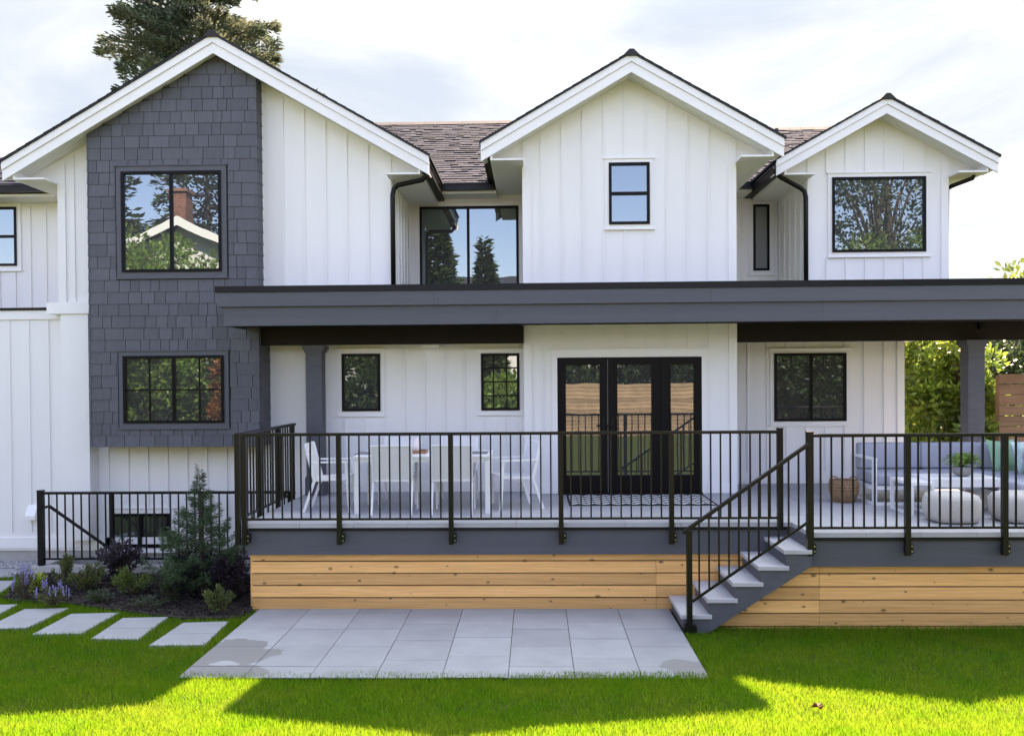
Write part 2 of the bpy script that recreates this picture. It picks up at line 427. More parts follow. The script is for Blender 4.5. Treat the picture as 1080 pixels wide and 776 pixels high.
# lower left wall (left wing + under the bay + porch left)
xl, xr = -14.0, WX(553, Y_LOW, 440)
zt = WZ(327, Y_LOW, 50)
m = MB(); m.box(xl, xr, Y_LOW, Y_LOW+.2, .18, zt)
step = .298; x0 = WX(115, Y_LOW, 500)
bx = [x0+step*i for i in range(-30, 40)]; bx = [x for x in bx if xl+.1 < x < xr-.05]
cut = [W7, W8, WBS]
battens(m, bx, Y_LOW, lambda x: .46 if x < -3.6 else 1.24, lambda x: zt-.14, cut)
m.box(xl, xr-.01, Y_LOW-.026, Y_LOW+.01, zt-.14, zt-.01)
m.build('wall', 'siding', house, 'long lower wall of vertical board siding')
m = MB(); m.box(xl, WX(252, Y_LOW, 560), Y_LOW-.024, Y_LOW+.01, .22, .38); m.box(-3.3, xr-.01, Y_LOW-.022, Y_LOW+.01, 1.045, 1.21)
m.build('base_board', 'white_trim', house)
m = MB(); m.box(xl, 6, Y_LOW+.03, Y_LOW+.2, -.1, .22); m.build('foundation', 'concrete', house)
# black flashing + ledge between storeys on the left wing
m = MB(); m.box(xl, WX(62, Y_LOW, 325), Y_LOW-.05, Y_LOW+1.9, zt, zt+.035); m.build('flashing', 'black_metal', house)
# left wing upper wall
zwt = WZ(204, 14.6, 30)
m = MB(); m.box(xl, WX(70, 14.6, 250), 14.6, 14.8, 3.6, zwt+.2)
bx = [WX(32.5, 14.6, 260)+.273*i for i in range(-12, 2)]
battens(m, bx, 14.6, lambda x: 3.7, lambda x: zwt-.08, [W0])
m.build('wall', 'siding', house, 'set back upper wall of left wing')
m = MB(); m.box(xl, WX(62, 14.6, 205), 14.55, 14.61, zwt-.10, zwt-.01); m.build('frieze_board', 'white_trim', house)

# shingle courses for roofs
def roof_courses(mb, x0f, x1f, y0, z0, y1, z1, row=.145, tab=.30):
    """sloping plane from eave (y0,z0) to ridge (y1,z1); x limits as functions of t"""
    ln = math.hypot(y1-y0, z1-z0); n = int(ln/row); dy = (y1-y0)/ln; dz = (z1-z0)/ln; ny_, nz_ = -dz, dy
    for i in range(n):
        t = i/n; xa, xb = x0f(t), x1f(t); x = xa - random.random()*tab*.5
        while x < xb:
            ww = tab*random.uniform(.4, 1.1); a = max(x, xa); b = min(x+ww-.004, xb)
            if b-a > .02:
                th = random.choice([.010, .012, .020]); s0 = ln*t-.004-random.choice([0, 0, .014]); s1 = min(ln, ln*t+row+.03)
                p = lambda s_, h_: (y0+dy*s_+ny_*h_, z0+dz*s_+nz_*h_)
                A, B, C_, D_ = p(s0, .004), p(s1, .0), p(s1, .003), p(s0, th+.006)
                mb.hexa([(a, A[0], A[1]), (b, A[0], A[1]), (b, B[0], B[1]), (a, B[0], B[1]), (a, D_[0], D_[1]), (b, D_[0], D_[1]), (b, C_[0], C_[1]), (a, C_[0], C_[1])])
            x += ww

# left wing roof
ze = WZ(200, 14.05, 30)+.05
m = MB(); yr = 15.6; zr = ze+.58*(yr-14.05)
roof_courses(m, lambda t: xl, lambda t: WX(75, 14.05, 200), 14.05, ze, yr, zr)
m.prism_x([(14.05, ze-.03), (yr, zr-.03), (yr+1.5, ze-.03)], xl, WX(75, 14.05, 200))
m.build('roof', 'roof_shingle', house, 'low roof over left wing')
m = MB(); m.box(xl, WX(62, 13.98, 200), 13.93, 14.05, ze-.11, ze); m.box(xl, WX(62, 13.98, 200), 13.92, 13.935, ze-.02, ze+.008); m.build('gutter', 'black_metal', house)
m = MB(); m.box(xl, WX(66, 14.3, 205), 14.06, 14.6, ze-.16, ze-.12); m.build('soffit', 'soffit', house)

# main roof either side of the middle gable
def main_roof(pxa, pxb, Ye, pyg, Yr, Yw, px_mid, lx0, lx1):
    z_e = WZ(pyg, Ye, px_mid)
    z_r = z_e+.58*(Yr-Ye)
    xa, xb = lx0, lx1
    m = MB(); roof_courses(m, lambda t: xa, lambda t: xb, Ye, z_e+.03, Yr, z_r+.03, row=.125, tab=.20)
    m.prism_x([(Ye, z_e), (Yr, z_r), (Yr+4, z_r-2.3), (Ye+.2, z_e-.02)], xa, xb)
    m.build('roof', 'roof_shingle', house)
    m = MB()
    x = xa
    while x < xb:
        m.prism_x([(Yr-.13, z_r-.02), (Yr, z_r+.075), (Yr+.13, z_r-.02)], x, x+.24); x += .245
    m.build('ridge_cap', 'roof_dark', house)
    return z_e, z_r
zeL, zrL = main_roof(455, 522, 13.9, 196, 17.35, Y_RECL, 490, WX(300, 15, 200), WX(600, 15, 200))
zeR, zrR = main_roof(790, 850, 14.7, 194, 17.7, Y_RECR, 820, WX(700, 15, 200), WX(930, 15, 200))
print('eaves', zeL, zrL, zeR, zrR)
def gutter_x(x0, x1, Ye, ze_, soff_to):
    g = MB(); g.box(x0, x1, Ye-.10, Ye+.0, ze_-.085, ze_+.022); g.box(x0, x1, Ye-.112, Ye-.10, ze_+.0, ze_+.028); g.build('gutter', 'black_metal', house)
    s_ = MB(); s_.box(x0, x1, Ye+.001, Ye+.035, ze_-.125, ze_-.015); s_.box(x0, x1, Ye+.035, soff_to, ze_-.125, ze_-.10); s_.build('soffit', 'soffit', house)
gxL0, gxL1 = WX(461, 13.8, 200), WX(523, 13.8, 200)
gutter_x(gxL0, gxL1, 13.9, zeL, Y_RECL)
gxR0, gxR1 = WX(771, 14.6, 200), WX(803, 14.6, 200)
gutter_x(gxR0, gxR1, 14.7, zeR, Y_RECR)

# recess walls
for (Yw, pa, pb, hol, zb, lab) in ((Y_RECL, 420, 556, W3, zeL, 'recessed upper wall beside left gable'), (Y_RECR, 760, 870, W5, zeR, 'recessed upper wall beside right gable')):
    xa, xb = WX(pa, Yw, 250), WX(pb, Yw, 250)
    m = MB(); m.box(xa, xb, Yw, Yw+.15, 3.6, zb+.1)
    battens(m, [xa+.08+.298*i for i in range(8) if xa+.08+.298*i < xb], Yw, lambda x: 3.6, lambda x: zb-.22, [hol])
    m.box(xa, xb, Yw-.022, Yw+.01, zb-.23, zb-.126)
    m.build('wall', 'siding', house, lab)

# gables -------------------------------------------------------------
def gable(cx, hw, Yw, pk_top, hr, ze_top, Yf, Yback, vt, wall_parts, x_batt, z0, hol, label, lhw=None, xL=None, xR=None, depthL=0, depthR=0, clearance=.02):
    """cx roof centre, hr half width of roof, pk_top peak height of the rake top, ze_top height of rake top at its ends, vt vertical thickness"""
    sl = (pk_top-ze_top)/hr
    top = lambda x: pk_top-sl*abs(x-cx)
    bot = lambda x: top(x)-vt
    # wall
    wm = MB()
    xa, xb = xL, xR
    pts = [(xa, z0), (xb, z0), (xb, bot(xb)+.06), (cx, bot(cx)+.06), (xa, bot(xa)+.06)]
    wm.prism(pts, Yw, Yw+.15)
    battens(wm, [x for x in x_batt if xa+.12 < x < xb-.12], Yw, lambda x: z0, lambda x: bot(x)+.01, hol)
    # corner boards
    for s_, e in ((1, xa), (-1, xb)):
        x_0, x_1 = (e-.012, e+.10) if s_ > 0 else (e-.10, e+.012)
        wm.box(x_0, x_1, Yw-.026, Yw+.01, z0, bot(e)+.03)
    wm.build('wall', 'siding', house, label)
    # side walls
    for e, dp, s_ in ((xa, depthL, -1), (xb, depthR, 1)):
        if dp:
            sm = MB(); sm.box(e-.0, e-.14*s_, Yw+.15, Yw+dp, z0, bot(e)+.02)
            sm.box(e, e+.022*s_, Yw+.001, Yw+.10, z0, bot(e)-.02)
            y = Yw+.33
            while y < Yw+dp-.05:
                sm.box(e, e+.02*s_, y-.011, y+.011, z0, bot(e)); y += .298
            sm.build('wall', 'siding', house, 'side wall of the gable')
    # rakes: upper moulding strip and lower board
    for s_ in (-1, 1):
        e = cx+s_*hr
        r = MB()
        def par(a, b, t0, t1):           # parallelogram between depth fractions
            P = [(cx, top(cx)-t1), (e, top(e)-t1), (e, top(e)-t0), (cx, top(cx)-t0)]
            return P if s_ > 0 else [P[1], P[0], P[3], P[2]]
        r.prism(par(0, 0, .0, vt*.42), Yf-.022, Yf+.03)
        r.prism(par(0, 0, vt*.42+.003, vt), Yf, Yf+.032)
        r.build('rake_board', 'white_trim', house)
        # roof slab: black edge plus shingle skin
        r = MB()
        P = [(cx, top(cx)+.003), (e+s_*.02, top(e+s_*.02)+.003), (e+s_*.02, top(e+s_*.02)+.028), (cx, top(cx)+.028)]
        if s_ < 0: P = [P[1], P[0], P[3], P[2]]
        r.prism(P, Yf-.045, Yback)
        nrow = int(hr/.13)
        for i in range(nrow):            # butt ends of the courses along the rake edge
            xx = cx+s_*(hr+.02-i*.13); xq = xx-s_*.15
            P = [(xx, top(xx)+.028), (xq, top(xq)+.027), (xq, top(xq)+.029), (xx, top(xx)+.036)]
            if s_ > 0: P = P[::-1]
            r.prism(P, Yf-.05-random.random()*.008, Yback)
        r.build('roof', 'roof_shingle' if s_ else 'roof_dark', house)
        # sloping front soffit
        r = MB()
        e2 = e-s_*.02
        P = [(cx, bot(cx)+.05), (e2, bot(e2)+.05), (e2, bot(e2)+.07), (cx, bot(cx)+.07)]
        if s_ < 0: P = [P[1], P[0], P[3], P[2]]
        r.prism(P, Yf+.033, Yw+.02)
        k = Yf+.10
        while k < Yw:                    # board joints of the soffit
            P2 = [(cx, bot(cx)+.044), (e2, bot(e2)+.044), (e2, bot(e2)+.05), (cx, bot(cx)+.05)]
            if s_ < 0: P2 = [P2[1], P2[0], P2[3], P2[2]]
            r.prism(P2, k, k+.07); k += .082
        # flat side soffit and return
        we = xb if s_ > 0 else xa
        zs = bot(e)+.02
        ei = e-s_*.13
        r.box(we, ei-s_*.03, Yf+.034, Yback, zs, zs+.025)
        tri = [(we, zs+.025), (ei-s_*.04, zs+.025), (ei-s_*.04, bot(ei-s_*.04)+.06), (we, bot(we)+.06)]
        if s_ < 0: tri = tri[::-1]
        r.prism(tri, Yw-.01, Yw+.02)
        r.build('soffit', 'soffit', house)
        # side fascia and gutter
        r = MB(); r.box(ei-s_*.03, ei, Yf+.034, Yback, zs, top(ei)-.01); r.build('eave_board', 'white_trim', house)
        gt = MB(); gt.box(ei+s_*.001, e-s_*.014, Yf+.036, Yback, top(e)-.16, top(e)-.045); gt.box(e-s_*.014, e-s_*.002, Yf+.036, Yback, top(e)-.065, top(e)-.03)
        if not (s_ > 0 and 0 < cx < 2) and not (s_ < 0 and cx < -2): gt.build('gutter', 'black_metal', house)
    # ridge
    r = MB(); y = Yf-.06
    while y < Yback:
        r.prism([(cx-.12, top(cx+.12)+.03), (cx+.12, top(cx+.12)+.03), (cx+.03, pk_top+.05), (cx-.03, pk_top+.05)], y, y+.22); y += .225
    r.build('ridge_cap', 'roof_dark', house)
    return top, bot

# left gable
YF = 12.05
cx = WX(227, YF, 40); pk = WZ(37, YF, 227)
eL, eR = WX(2, YF, 165), WX(452.5, YF, 180)
hr = (eR-eL)/2; cxl = (eL+eR)/2
print('left gable', cx, cxl, hr, pk)
zel = (WZ(164, YF, 2)+WZ(173, YF, 452))/2
xb0 = WX(299, Y_UP, 200)
gable(cxl, 0, Y_UP, pk, hr, zel, YF, 14.3, .255, None, [xb0+.31*i for i in range(-30, 30)], 3.74, [], 'upper wall of left gable', xL=WX(63, Y_UP, 250), xR=WX(412.5, Y_UP, 250), depthR=Y_RECL-Y_UP, depthL=2.1)
# middle gable
YFb = 12.03
pkb = WZ(57, YFb, 666); eL, eR = WX(507, YFb, 155), WX(827, YFb, 155)
zeb = (WZ(151, YFb, 507)+WZ(147, YFb, 827))/2
xb0 = WX(659, Y_BAY, 250)
xbl, xbr = WX(553, Y_BAY, 300), WX(775.5, Y_BAY, 300)
print('bay', (eL+eR)/2, WX(666, YFb, 60), pkb, zeb)
xl_door0, xl_door1 = WX(588, Y_BAY, 450), WX(740, Y_BAY, 450); zd1 = WZ(376.5, Y_BAY, 664)
DOORH = (xl_door0-.10, xl_door1+.10, 0, zd1+.11)
gable((eL+eR)/2, 0, Y_BAY, pkb, (eR-eL)/2, zeb, YFb, 15.3, .25, None, [xb0+.30*i for i in range(-12, 12)], 1.045, [W4, DOORH], 'middle bay wall running from deck to gable', xL=xbl, xR=xbr, depthR=Y_RECR-Y_BAY, depthL=Y_RECL-Y_BAY)
m = MB(); m.box(xbl+.09, xl_door0-.08, Y_BAY-.024, Y_BAY+.01, 1.046, 1.20); m.build('base_board', 'white_trim', house)
MB().box(xl_door1+.08, xbr-.09, Y_BAY-.024, Y_BAY+.01, 1.046, 1.20).build('base_board', 'white_trim', house)
# right gable
YFr = 13.15
pkr = WZ(103, YFr, 936); eL, eR = WX(819, YFr, 170), WX(1053, YFr, 170)
zer = (WZ(167.5, YFr, 819)+WZ(167, YFr, 1053))/2
xb0 = WX(892, Y_RT, 250)
print('right', (eL+eR)/2, WX(936, YFr, 105), pkr, zer)
xrr = WX(999, Y_RT, 250)
gable((eL+eR)/2, 0, Y_RT, pkr, (eR-eL)/2, zer, YFr, 15.6, .235, None, [xb0+.30*i for i in range(-12, 12)], 3.3, [W6], 'upper wall of right gable', xL=WX(852, Y_RT, 250), xR=xrr, depthL=Y_RECR-Y_RT, depthR=3.5)
# lower right porch wall
x952 = WX(952.5, Y_RT, 420)
m = MB(); m.box(xbr-.1, x952, Y_RT, Y_RT+.15, 1.0, 4.0); m.box(x952-.15, x952, Y_RT+.15, Y_RT+5, 0, 4.0)
xb0 = WX(788.5, Y_RT, 420)
battens(m, [xb0+.302*i for i in range(9) if xb0+.302*i < x952-.15], Y_RT, lambda x: 1.24, lambda x: 3.9, [W9])
m.box(x952-.10, x952+.012, Y_RT-.024, Y_RT+.01, 1.045, 3.9)
m.box(xbr, x952-.1, Y_RT-.022, Y_RT+.01, 1.045, 1.21)
m.box(xbr-.0, xbr-.1, Y_BAY+.15, Y_RT, 1.0, 3.9)
m.build('wall', 'siding', house, 'lower porch wall behind the sofa')

# shingled bay
bxa, bxb = WX(94, Y_BOX, 280), WX(272, Y_BOX, 280)
zb0 = WZ(471, Y_BOX, 190)
slg = (pk-zel)/hr
btop = lambda x: pk-slg*abs(x-cxl)-.255
m = MB(); m.prism([(bxa+.012, zb0+.02), (bxb-.012, zb0+.02), (bxb-.012, btop(bxb)+.04), (cxl, btop(cxl)+.04), (bxa+.012, btop(bxa)+.04)], Y_BOX, Y_LOW)
m.build('bay_core', 'dark', house)
m = MB(); rowh = WZ(200, Y_BOX, 180)-WZ(212.65, Y_BOX, 180); z = zb0; i = 0
def shingle(mb, a, b, z0, z1a, z1b, zc=None):
    pts = [(a, z0), (b, z0), (b, z1b)] + ([(cxl, zc)] if zc else []) + [(a, z1a)]
    n = len(pts)
    yy = lambda zz: Y_BOX-.004-.009*max(0, (z0+rowh-zz)/rowh)
    vs_ = [(x, yy(zz), zz) for x, zz in pts]+[(x, Y_BOX+.002, zz) for x, zz in pts]
    mb.add(vs_, [tuple(range(n)), tuple(range(2*n-1, n-1, -1))]+[(k, k+n, (k+1) % n+n, (k+1) % n) for k in range(n)])
while z < btop(cxl):
    x = bxa
    while x < bxb-.01:
        ww = random.choice([.13, .16, .19, .22, .27, .30]); b = min(x+ww, bxb)
        if bxb-b < .07: b = bxb
        a_, b_ = x+.004, b-.004
        if b-x > .02:
            for hole in (W1, W2): pass
            # clip against window casings
            segs = [(a_, b_, z, z+rowh)]
            for (hx0, hx1, hz0, hz1) in (W1, W2):
                ns = []
                for (sa, sb, sz0, sz1) in segs:
                    if sb <= hx0 or sa >= hx1 or sz1 <= hz0 or sz0 >= hz1: ns.append((sa, sb, sz0, sz1)); continue
                    if sa < hx0-.01: ns.append((sa, hx0, sz0, sz1))
                    if sb > hx1+.01: ns.append((hx1, sb, sz0, sz1))
                    ca, cb = max(sa, hx0), min(sb, hx1)
                    if sz0 < hz0-.01: ns.append((ca, cb, sz0, hz0))
                    if sz1 > hz1+.01: ns.append((ca, cb, hz1, sz1))
                segs = ns
            for (sa, sb, sz0, sz1) in segs:
                ta, tb = min(sz1, btop(sa)+.03), min(sz1, btop(sb)+.03)
                if ta > sz0+.01 or tb > sz0+.01:
                    shingle(m, sa, sb, sz0, max(ta, sz0+.005), max(tb, sz0+.005))
        x = b
    # side courses of the bay
    for e, s_ in ((bxb, 1), (bxa, -1)):
        if z < btop(e):
            zz1 = min(z+rowh, btop(e)+.03)
            for (ya, yb) in ((Y_BOX-.016, Y_BOX+.17), (Y_BOX+.175, Y_LOW-.001)):
                if e == bxa or True:
                    P = [(e-.01*s_, ya, z), (e+.010*s_, ya, z), (e+.003*s_, ya, zz1), (e-.01*s_, ya, zz1)]
                    vs_ = P+[(p[0], yb, p[2]) for p in P]
                    m.add(vs_, [(0, 1, 2, 3), (7, 6, 5, 4), (0, 4, 5, 1), (1, 5, 6, 2), (2, 6, 7, 3), (3, 7, 4, 0)])
    z += rowh; i += 1
m.build('shingle_cladding', 'slate_shingle', house, 'slate grey square cut shingles on the bay')
# trim band at left corner between storeys
m = MB(); xa, xb = WX(62, Y_LOW, 325), bxa
m.box(xa-.02, xb, Y_UP-.04, Y_LOW, WZ(331, Y_UP, 80), WZ(319, Y_UP, 80)); m.build('band_board', 'white_trim', house)
m = MB(); m.box(WX(64, Y_UP, 325), WX(94, Y_UP, 400), Y_UP-.01, Y_LOW, .38, WZ(331, Y_UP, 80)-.001); m.build('corner_board', 'white_trim', house)

# downspouts
def spout(px, Yw, pybend, etip, ztip, y_tip, label=None, s_=1):
    x = WX(px, Yw-.06, 250)
    z1 = WZ(pybend, Yw-.06, px)
    pts = [(x, Yw-.06, 3.5), (x, Yw-.06, z1-.12), (x+s_*.02, Yw-.06, z1-.03), (x+s_*.08, Yw-.07, z1+.02), (etip-s_*.06, y_tip, ztip-.05), (etip, y_tip, ztip+.02), (etip, y_tip, ztip+.10)]
    MB().tube(pts, .036, 10).build('downspout', 'black_metal', house, label, smooth=True)
spout(414.5, Y_UP, 197, WX(450, 12.2, 186), WZ(186, 12.2, 450), 12.2)
spout(850, Y_RT, 200, WX(818, 13.3, 183), WZ(183, 13.3, 818), 13.3, s_=-1)
x = WX(1000, Y_RT, 197); z = WZ(197, Y_RT, 1000)
MB().tube([(x+.02, Y_RT+.15, 3.5), (x+.05, Y_RT+.14, z-.02), (x+.10, Y_RT+.1, z+.03), (WX(1026, 13.4, 189), 13.4, WZ(188, 13.4, 1026)), (WX(1028, 13.4, 184), 13.4, WZ(182, 13.4, 1028))], .034, 10).build('downspout', 'black_metal', house, smooth=True)
# vent pipes and wall vent, porch lamp
m = MB(); m.tube([(WX(819, 15.6, 140), 15.6, 6), (WX(819, 15.6, 140), 15.6, WZ(136, 15.6, 819))], .035, 10); m.build('vent_pipe', 'roof_dark', house)
m = MB(); x0, x1 = WX(31, Y_LOW, 540), WX(41, Y_LOW, 540); zt_, zb_ = WZ(532, Y_LOW, 36), WZ(549, Y_LOW, 36)
m.prism_x([(Y_LOW-.12, zb_+.03), (Y_LOW-.12, zb_+.09), (Y_LOW-.02, zt_), (Y_LOW+.01, zt_), (Y_LOW+.01, zb_+.03)], x0, x1); m.build('vent_hood', 'white_trim', house)

# french doors
Yd = Y_BAY
z0 = 1.045; d = MB(); tw = .075
d.box(xl_door0-tw, xl_door0, Yd-.03, Yd+.01, z0, zd1+tw+.02); d.box(xl_door1, xl_door1+tw, Yd-.03, Yd+.01, z0, zd1+tw+.02); d.box(xl_door0, xl_door1, Yd-.03, Yd+.01, zd1, zd1+tw+.02)
d.box(xl_door0-tw-.02, xl_door1+tw+.02, Yd-.045, Yd+.01, zd1+tw+.02, zd1+tw+.045)
d.build('door_casing', 'white_trim', house)
def leaf(pa, pb, ga, gb, label, handle=None):
    xa, xb = WX(pa, Yd, 450), WX(pb, Yd, 450); ga, gb = WX(ga, Yd, 450), WX(gb, Yd, 450)
    gz1, gz0 = WZ(384, Yd, 664), WZ(501, Yd, 664)
    f = MB(); yf = Yd-.05
    f.box(xa, ga, yf, Yd, z0+.02, zd1-.03); f.box(gb, xb, yf, Yd, z0+.02, zd1-.03)
    f.box(ga, gb, yf, Yd, z0+.02, gz0); f.box(ga, gb, yf, Yd, gz1, zd1-.03)
    # raised beads round the pane
    f.box(ga-.012, ga+.006, yf-.008, yf+.02, gz0-.012, gz1+.012); f.box(gb-.006, gb+.012, yf-.008, yf+.02, gz0-.012, gz1+.012)
    f.box(ga+.006, gb-.006, yf-.008, yf+.02, gz0-.012, gz0+.006); f.box(ga+.006, gb-.006, yf-.008, yf+.02, gz1-.006, gz1+.012)
    o = f.build('door', 'black_frame', house, label)
    MB().box(ga-.003, gb+.003, Yd-.02, Yd-.012, gz0-.003, gz1+.003).build('pane', 'glass_low', o)
    if handle:
        hx = WX(handle, Yd, 445); h = MB(); h.box(hx-.02, hx+.02, yf-.008, yf, z0+.88, z0+1.10); h.tube([(hx, yf, z0+.98), (hx, yf-.05, z0+.98), (hx-.10, yf-.055, z0+.98)], .010, 8)
        h.build('handle', 'black_metal', o)
    return o
leaf(592, 640.5, 596.5, 633, 'left glazed door leaf', 636.5)
leaf(641.5, 693, 650.5, 687.5, 'middle glazed door leaf', 646)
leaf(697, 736, 706.5, 732, 'narrow glazed side leaf')
f = MB(); f.box(xl_door0, xl_door1, Yd-.03, Yd-.001, zd1-.03, zd1-.002); f.box(xl_door0, WX(592, Yd, 450), Yd-.03, Yd-.001, z0, zd1-.03); f.box(WX(736, Yd, 450), xl_door1, Yd-.03, Yd-.001, z0, zd1-.03)
f.box(WX(693, Yd, 450), WX(697, Yd, 450), Yd-.035, Yd-.001, z0, zd1-.03); f.box(xl_door0, xl_door1, Yd-.09, Yd-.001, z0-.003, z0+.019)
f.build('door_frame', 'black_frame', house)

# ------------------------------------------------------------------ porch roof
YP = 11.36
porch = thing('porch_roof', 'long flat slate grey porch roof carried on square posts over the deck', 'porch roof', (1.5, 12, 1.04))
pz = lambda py: WZ(py, YP, 300)
px0 = WX(229, YP, 320); px1 = 8.6
m = MB(); m.box(px0-.02, px1, YP-.03, 14.0, pz(308), pz(301.5)); m.build('roof_edge', 'black_metal', porch)
def runs(mb, xa, xb, lens, y0, y1, z0, z1):
    x = xa; k = 0
    while x < xb-.01:
        xn = min(xb, x+lens[k % len(lens)]); mb.box(x+.0008, xn-.0008, y0, y1, z0, z1); x = xn; k += 1
m = MB(); runs(m, px0, px1, (2.9, 3.66, 4.2), YP-.015, 12.46, pz(323), pz(308)-.002); m.build('fascia', 'slate_beam', porch, 'upper fascia board')
xlo = WX(235, YP, 335)
m = MB(); runs(m, xlo, px1, (3.66, 4.3, 2.7), YP+.03, YP+.075, pz(343.2), pz(323)-.002); m.box(xlo, xlo+.045, YP+.075, Y_BOX-.03, pz(343.2), pz(323)-.002); m.build('fascia', 'slate_beam', porch, 'lower fascia board')
zsf = pz(343.2)+.03
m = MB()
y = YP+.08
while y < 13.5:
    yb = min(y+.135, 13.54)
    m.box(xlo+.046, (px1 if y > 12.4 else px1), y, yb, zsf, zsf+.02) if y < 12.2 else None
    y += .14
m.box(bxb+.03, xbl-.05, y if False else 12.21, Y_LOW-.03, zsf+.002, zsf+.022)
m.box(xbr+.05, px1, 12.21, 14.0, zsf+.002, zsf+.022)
m.build('soffit', 'beam_stain_shade', porch)
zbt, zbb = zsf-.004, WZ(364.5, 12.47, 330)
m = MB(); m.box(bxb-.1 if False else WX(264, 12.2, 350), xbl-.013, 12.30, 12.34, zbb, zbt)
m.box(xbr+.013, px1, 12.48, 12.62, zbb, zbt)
m.build('beam', 'beam_stain_shade', porch)
def post(xc, Yc, label):
    h = .115; p = MB()
    p.box(xc-h, xc+h, Yc-h, Yc+h, 1.045, zbb+.0)
    p.build('post', 'slate_paint', porch, label)
    q = MB(); q.box(xc-h-.022, xc+h+.022, Yc-h-.022, Yc+h+.022, 1.046, 1.30); q.box(xc-h-.012, xc+h+.012, Yc-h-.012, Yc+h+.012, 1.30, 1.325)
    q.box(xc-h-.02, xc+h+.02, Yc-h-.02, Yc+h+.02, zbb-.10, zbb-.06); q.box(xc-h-.04, xc+h+.04, Yc-h-.04, Yc+h+.04, zbb-.06, zbb-.002)
    q.build('post_trim', 'slate_paint', porch)
post((WX(322, 12.36, 420)+WX(340.5, 12.36, 420))/2, 12.47, 'post beside the dining table')
post((WX(1022.5, 12.4, 420)+WX(1039.5, 12.4, 420))/2, 12.54, 'post behind the sofa')
m = MB(); lx = WX(454, 12.55, 368); m.box(lx-.13, lx+.13, 12.45, 12.69, zbb-.035, zbb+.03); m.build('ceiling_lamp', 'white_trim', porch)
m = MB(); lx = WX(1034, 12.47, 350); m.box(lx-.035, lx+.035, 12.42, 12.475, zbt-.10, zbt-.01); m.build('camera_bracket', 'black_metal', porch)

# ------------------------------------------------------------------ deck
YS, YFA, YSK = 9.94, 10.0, 10.06
dxl = WX(259, YS, 552)
YS2, YFA2, YSK2 = 9.26, 9.32, 9.38
dxs = WX(853, YFA2, 575)+.0          # left edge of the projecting part
ZD = 1.04
deck = thing('deck', 'raised deck paved in pale grey tiles with slate fascia and cedar skirting', 'deck', (1.5, 10.5, 0))
m = MB()
def tiles(x0, x1, y0, y1, s=.61, g=.004):
    nxx = max(1, round((x1-x0)/s)); nyy = max(1, round((y1-y0)/s))
    for i in range(nxx):
        for j in range(nyy):
            a = x0+(x1-x0)*i/nxx; b = x0+(x1-x0)*(i+1)/nxx; c = y0+(y1-y0)*j/nyy; d_ = y0+(y1-y0)*(j+1)/nyy
            m.box(a+g/2, b-g/2, c+g/2, d_-g/2, ZD-.05, ZD+random.uniform(-.001, .001))
tiles(dxl, dxs+.0, YS, 13.5); tiles(dxs+.001, 9.4, YS2, 13.5)
m.build('paving', 'deck_tile', deck)
m = MB(); m.box(dxl+.02, dxs-.002, YS+.03, 13.4, ZD-.09, ZD-.052); m.box(dxs+.02, 9.3, YS2+.03, 13.4, ZD-.091, ZD-.053); m.build('subfloor', 'dark', deck)
zf0, zf1 = WZ(585, YFA, 300), ZD-.085
m = MB(); m.box(dxl+.0, dxs+.02, YFA, YFA+.045, zf0, zf1); m.box(dxl+.0, dxl+.045, YFA+.045, 12.6, zf0, zf1); m.build('fascia', 'slate_beam', deck, 'fascia board behind the railing feet')
m = MB(); m.box(dxs, 9.3, YFA2, YFA2+.045, zf0, zf1); m.box(dxs, dxs+.045, YFA2+.045, YFA, zf0, zf1); m.build('fascia', 'slate_beam', deck, 'fascia board of the projecting part')
def skirt(xa, xb, Ysk, splits, label, zbot=-.08, slope=None):
    b = MB(); z1 = zf0-.005; hgt = .130; k = 0
    first = True
    while z1 > zbot:
        hh = .075 if first else hgt; first = False
        zz0 = z1-hh
        cuts = [xa]+splits+[xb]
        for i in range(len(cuts)-1):
            dz = random.uniform(-.0012, .0012)
            yj = random.uniform(-.002, .002)
            if slope and i == 0: b.prism([(slope(zz0), zz0), (cuts[1]-.0015, zz0), (cuts[1]-.0015, z1), (slope(z1), z1)], Ysk, Ysk+.03)
            else: b.box(cuts[i]+.0015, cuts[i+1]-.0015, Ysk+yj, Ysk+.03+yj, zz0+dz, z1+dz)
        z1 = zz0-.014
    o = b.build('skirting', 'cedar_plank', deck, label)
    d_ = MB(); d_.box(xa+.01 if not slope else dxs+.05, xb-.01, Ysk+.04, Ysk+.08, -.08, zf0); d_.build('skirting_backing', 'dark', deck)
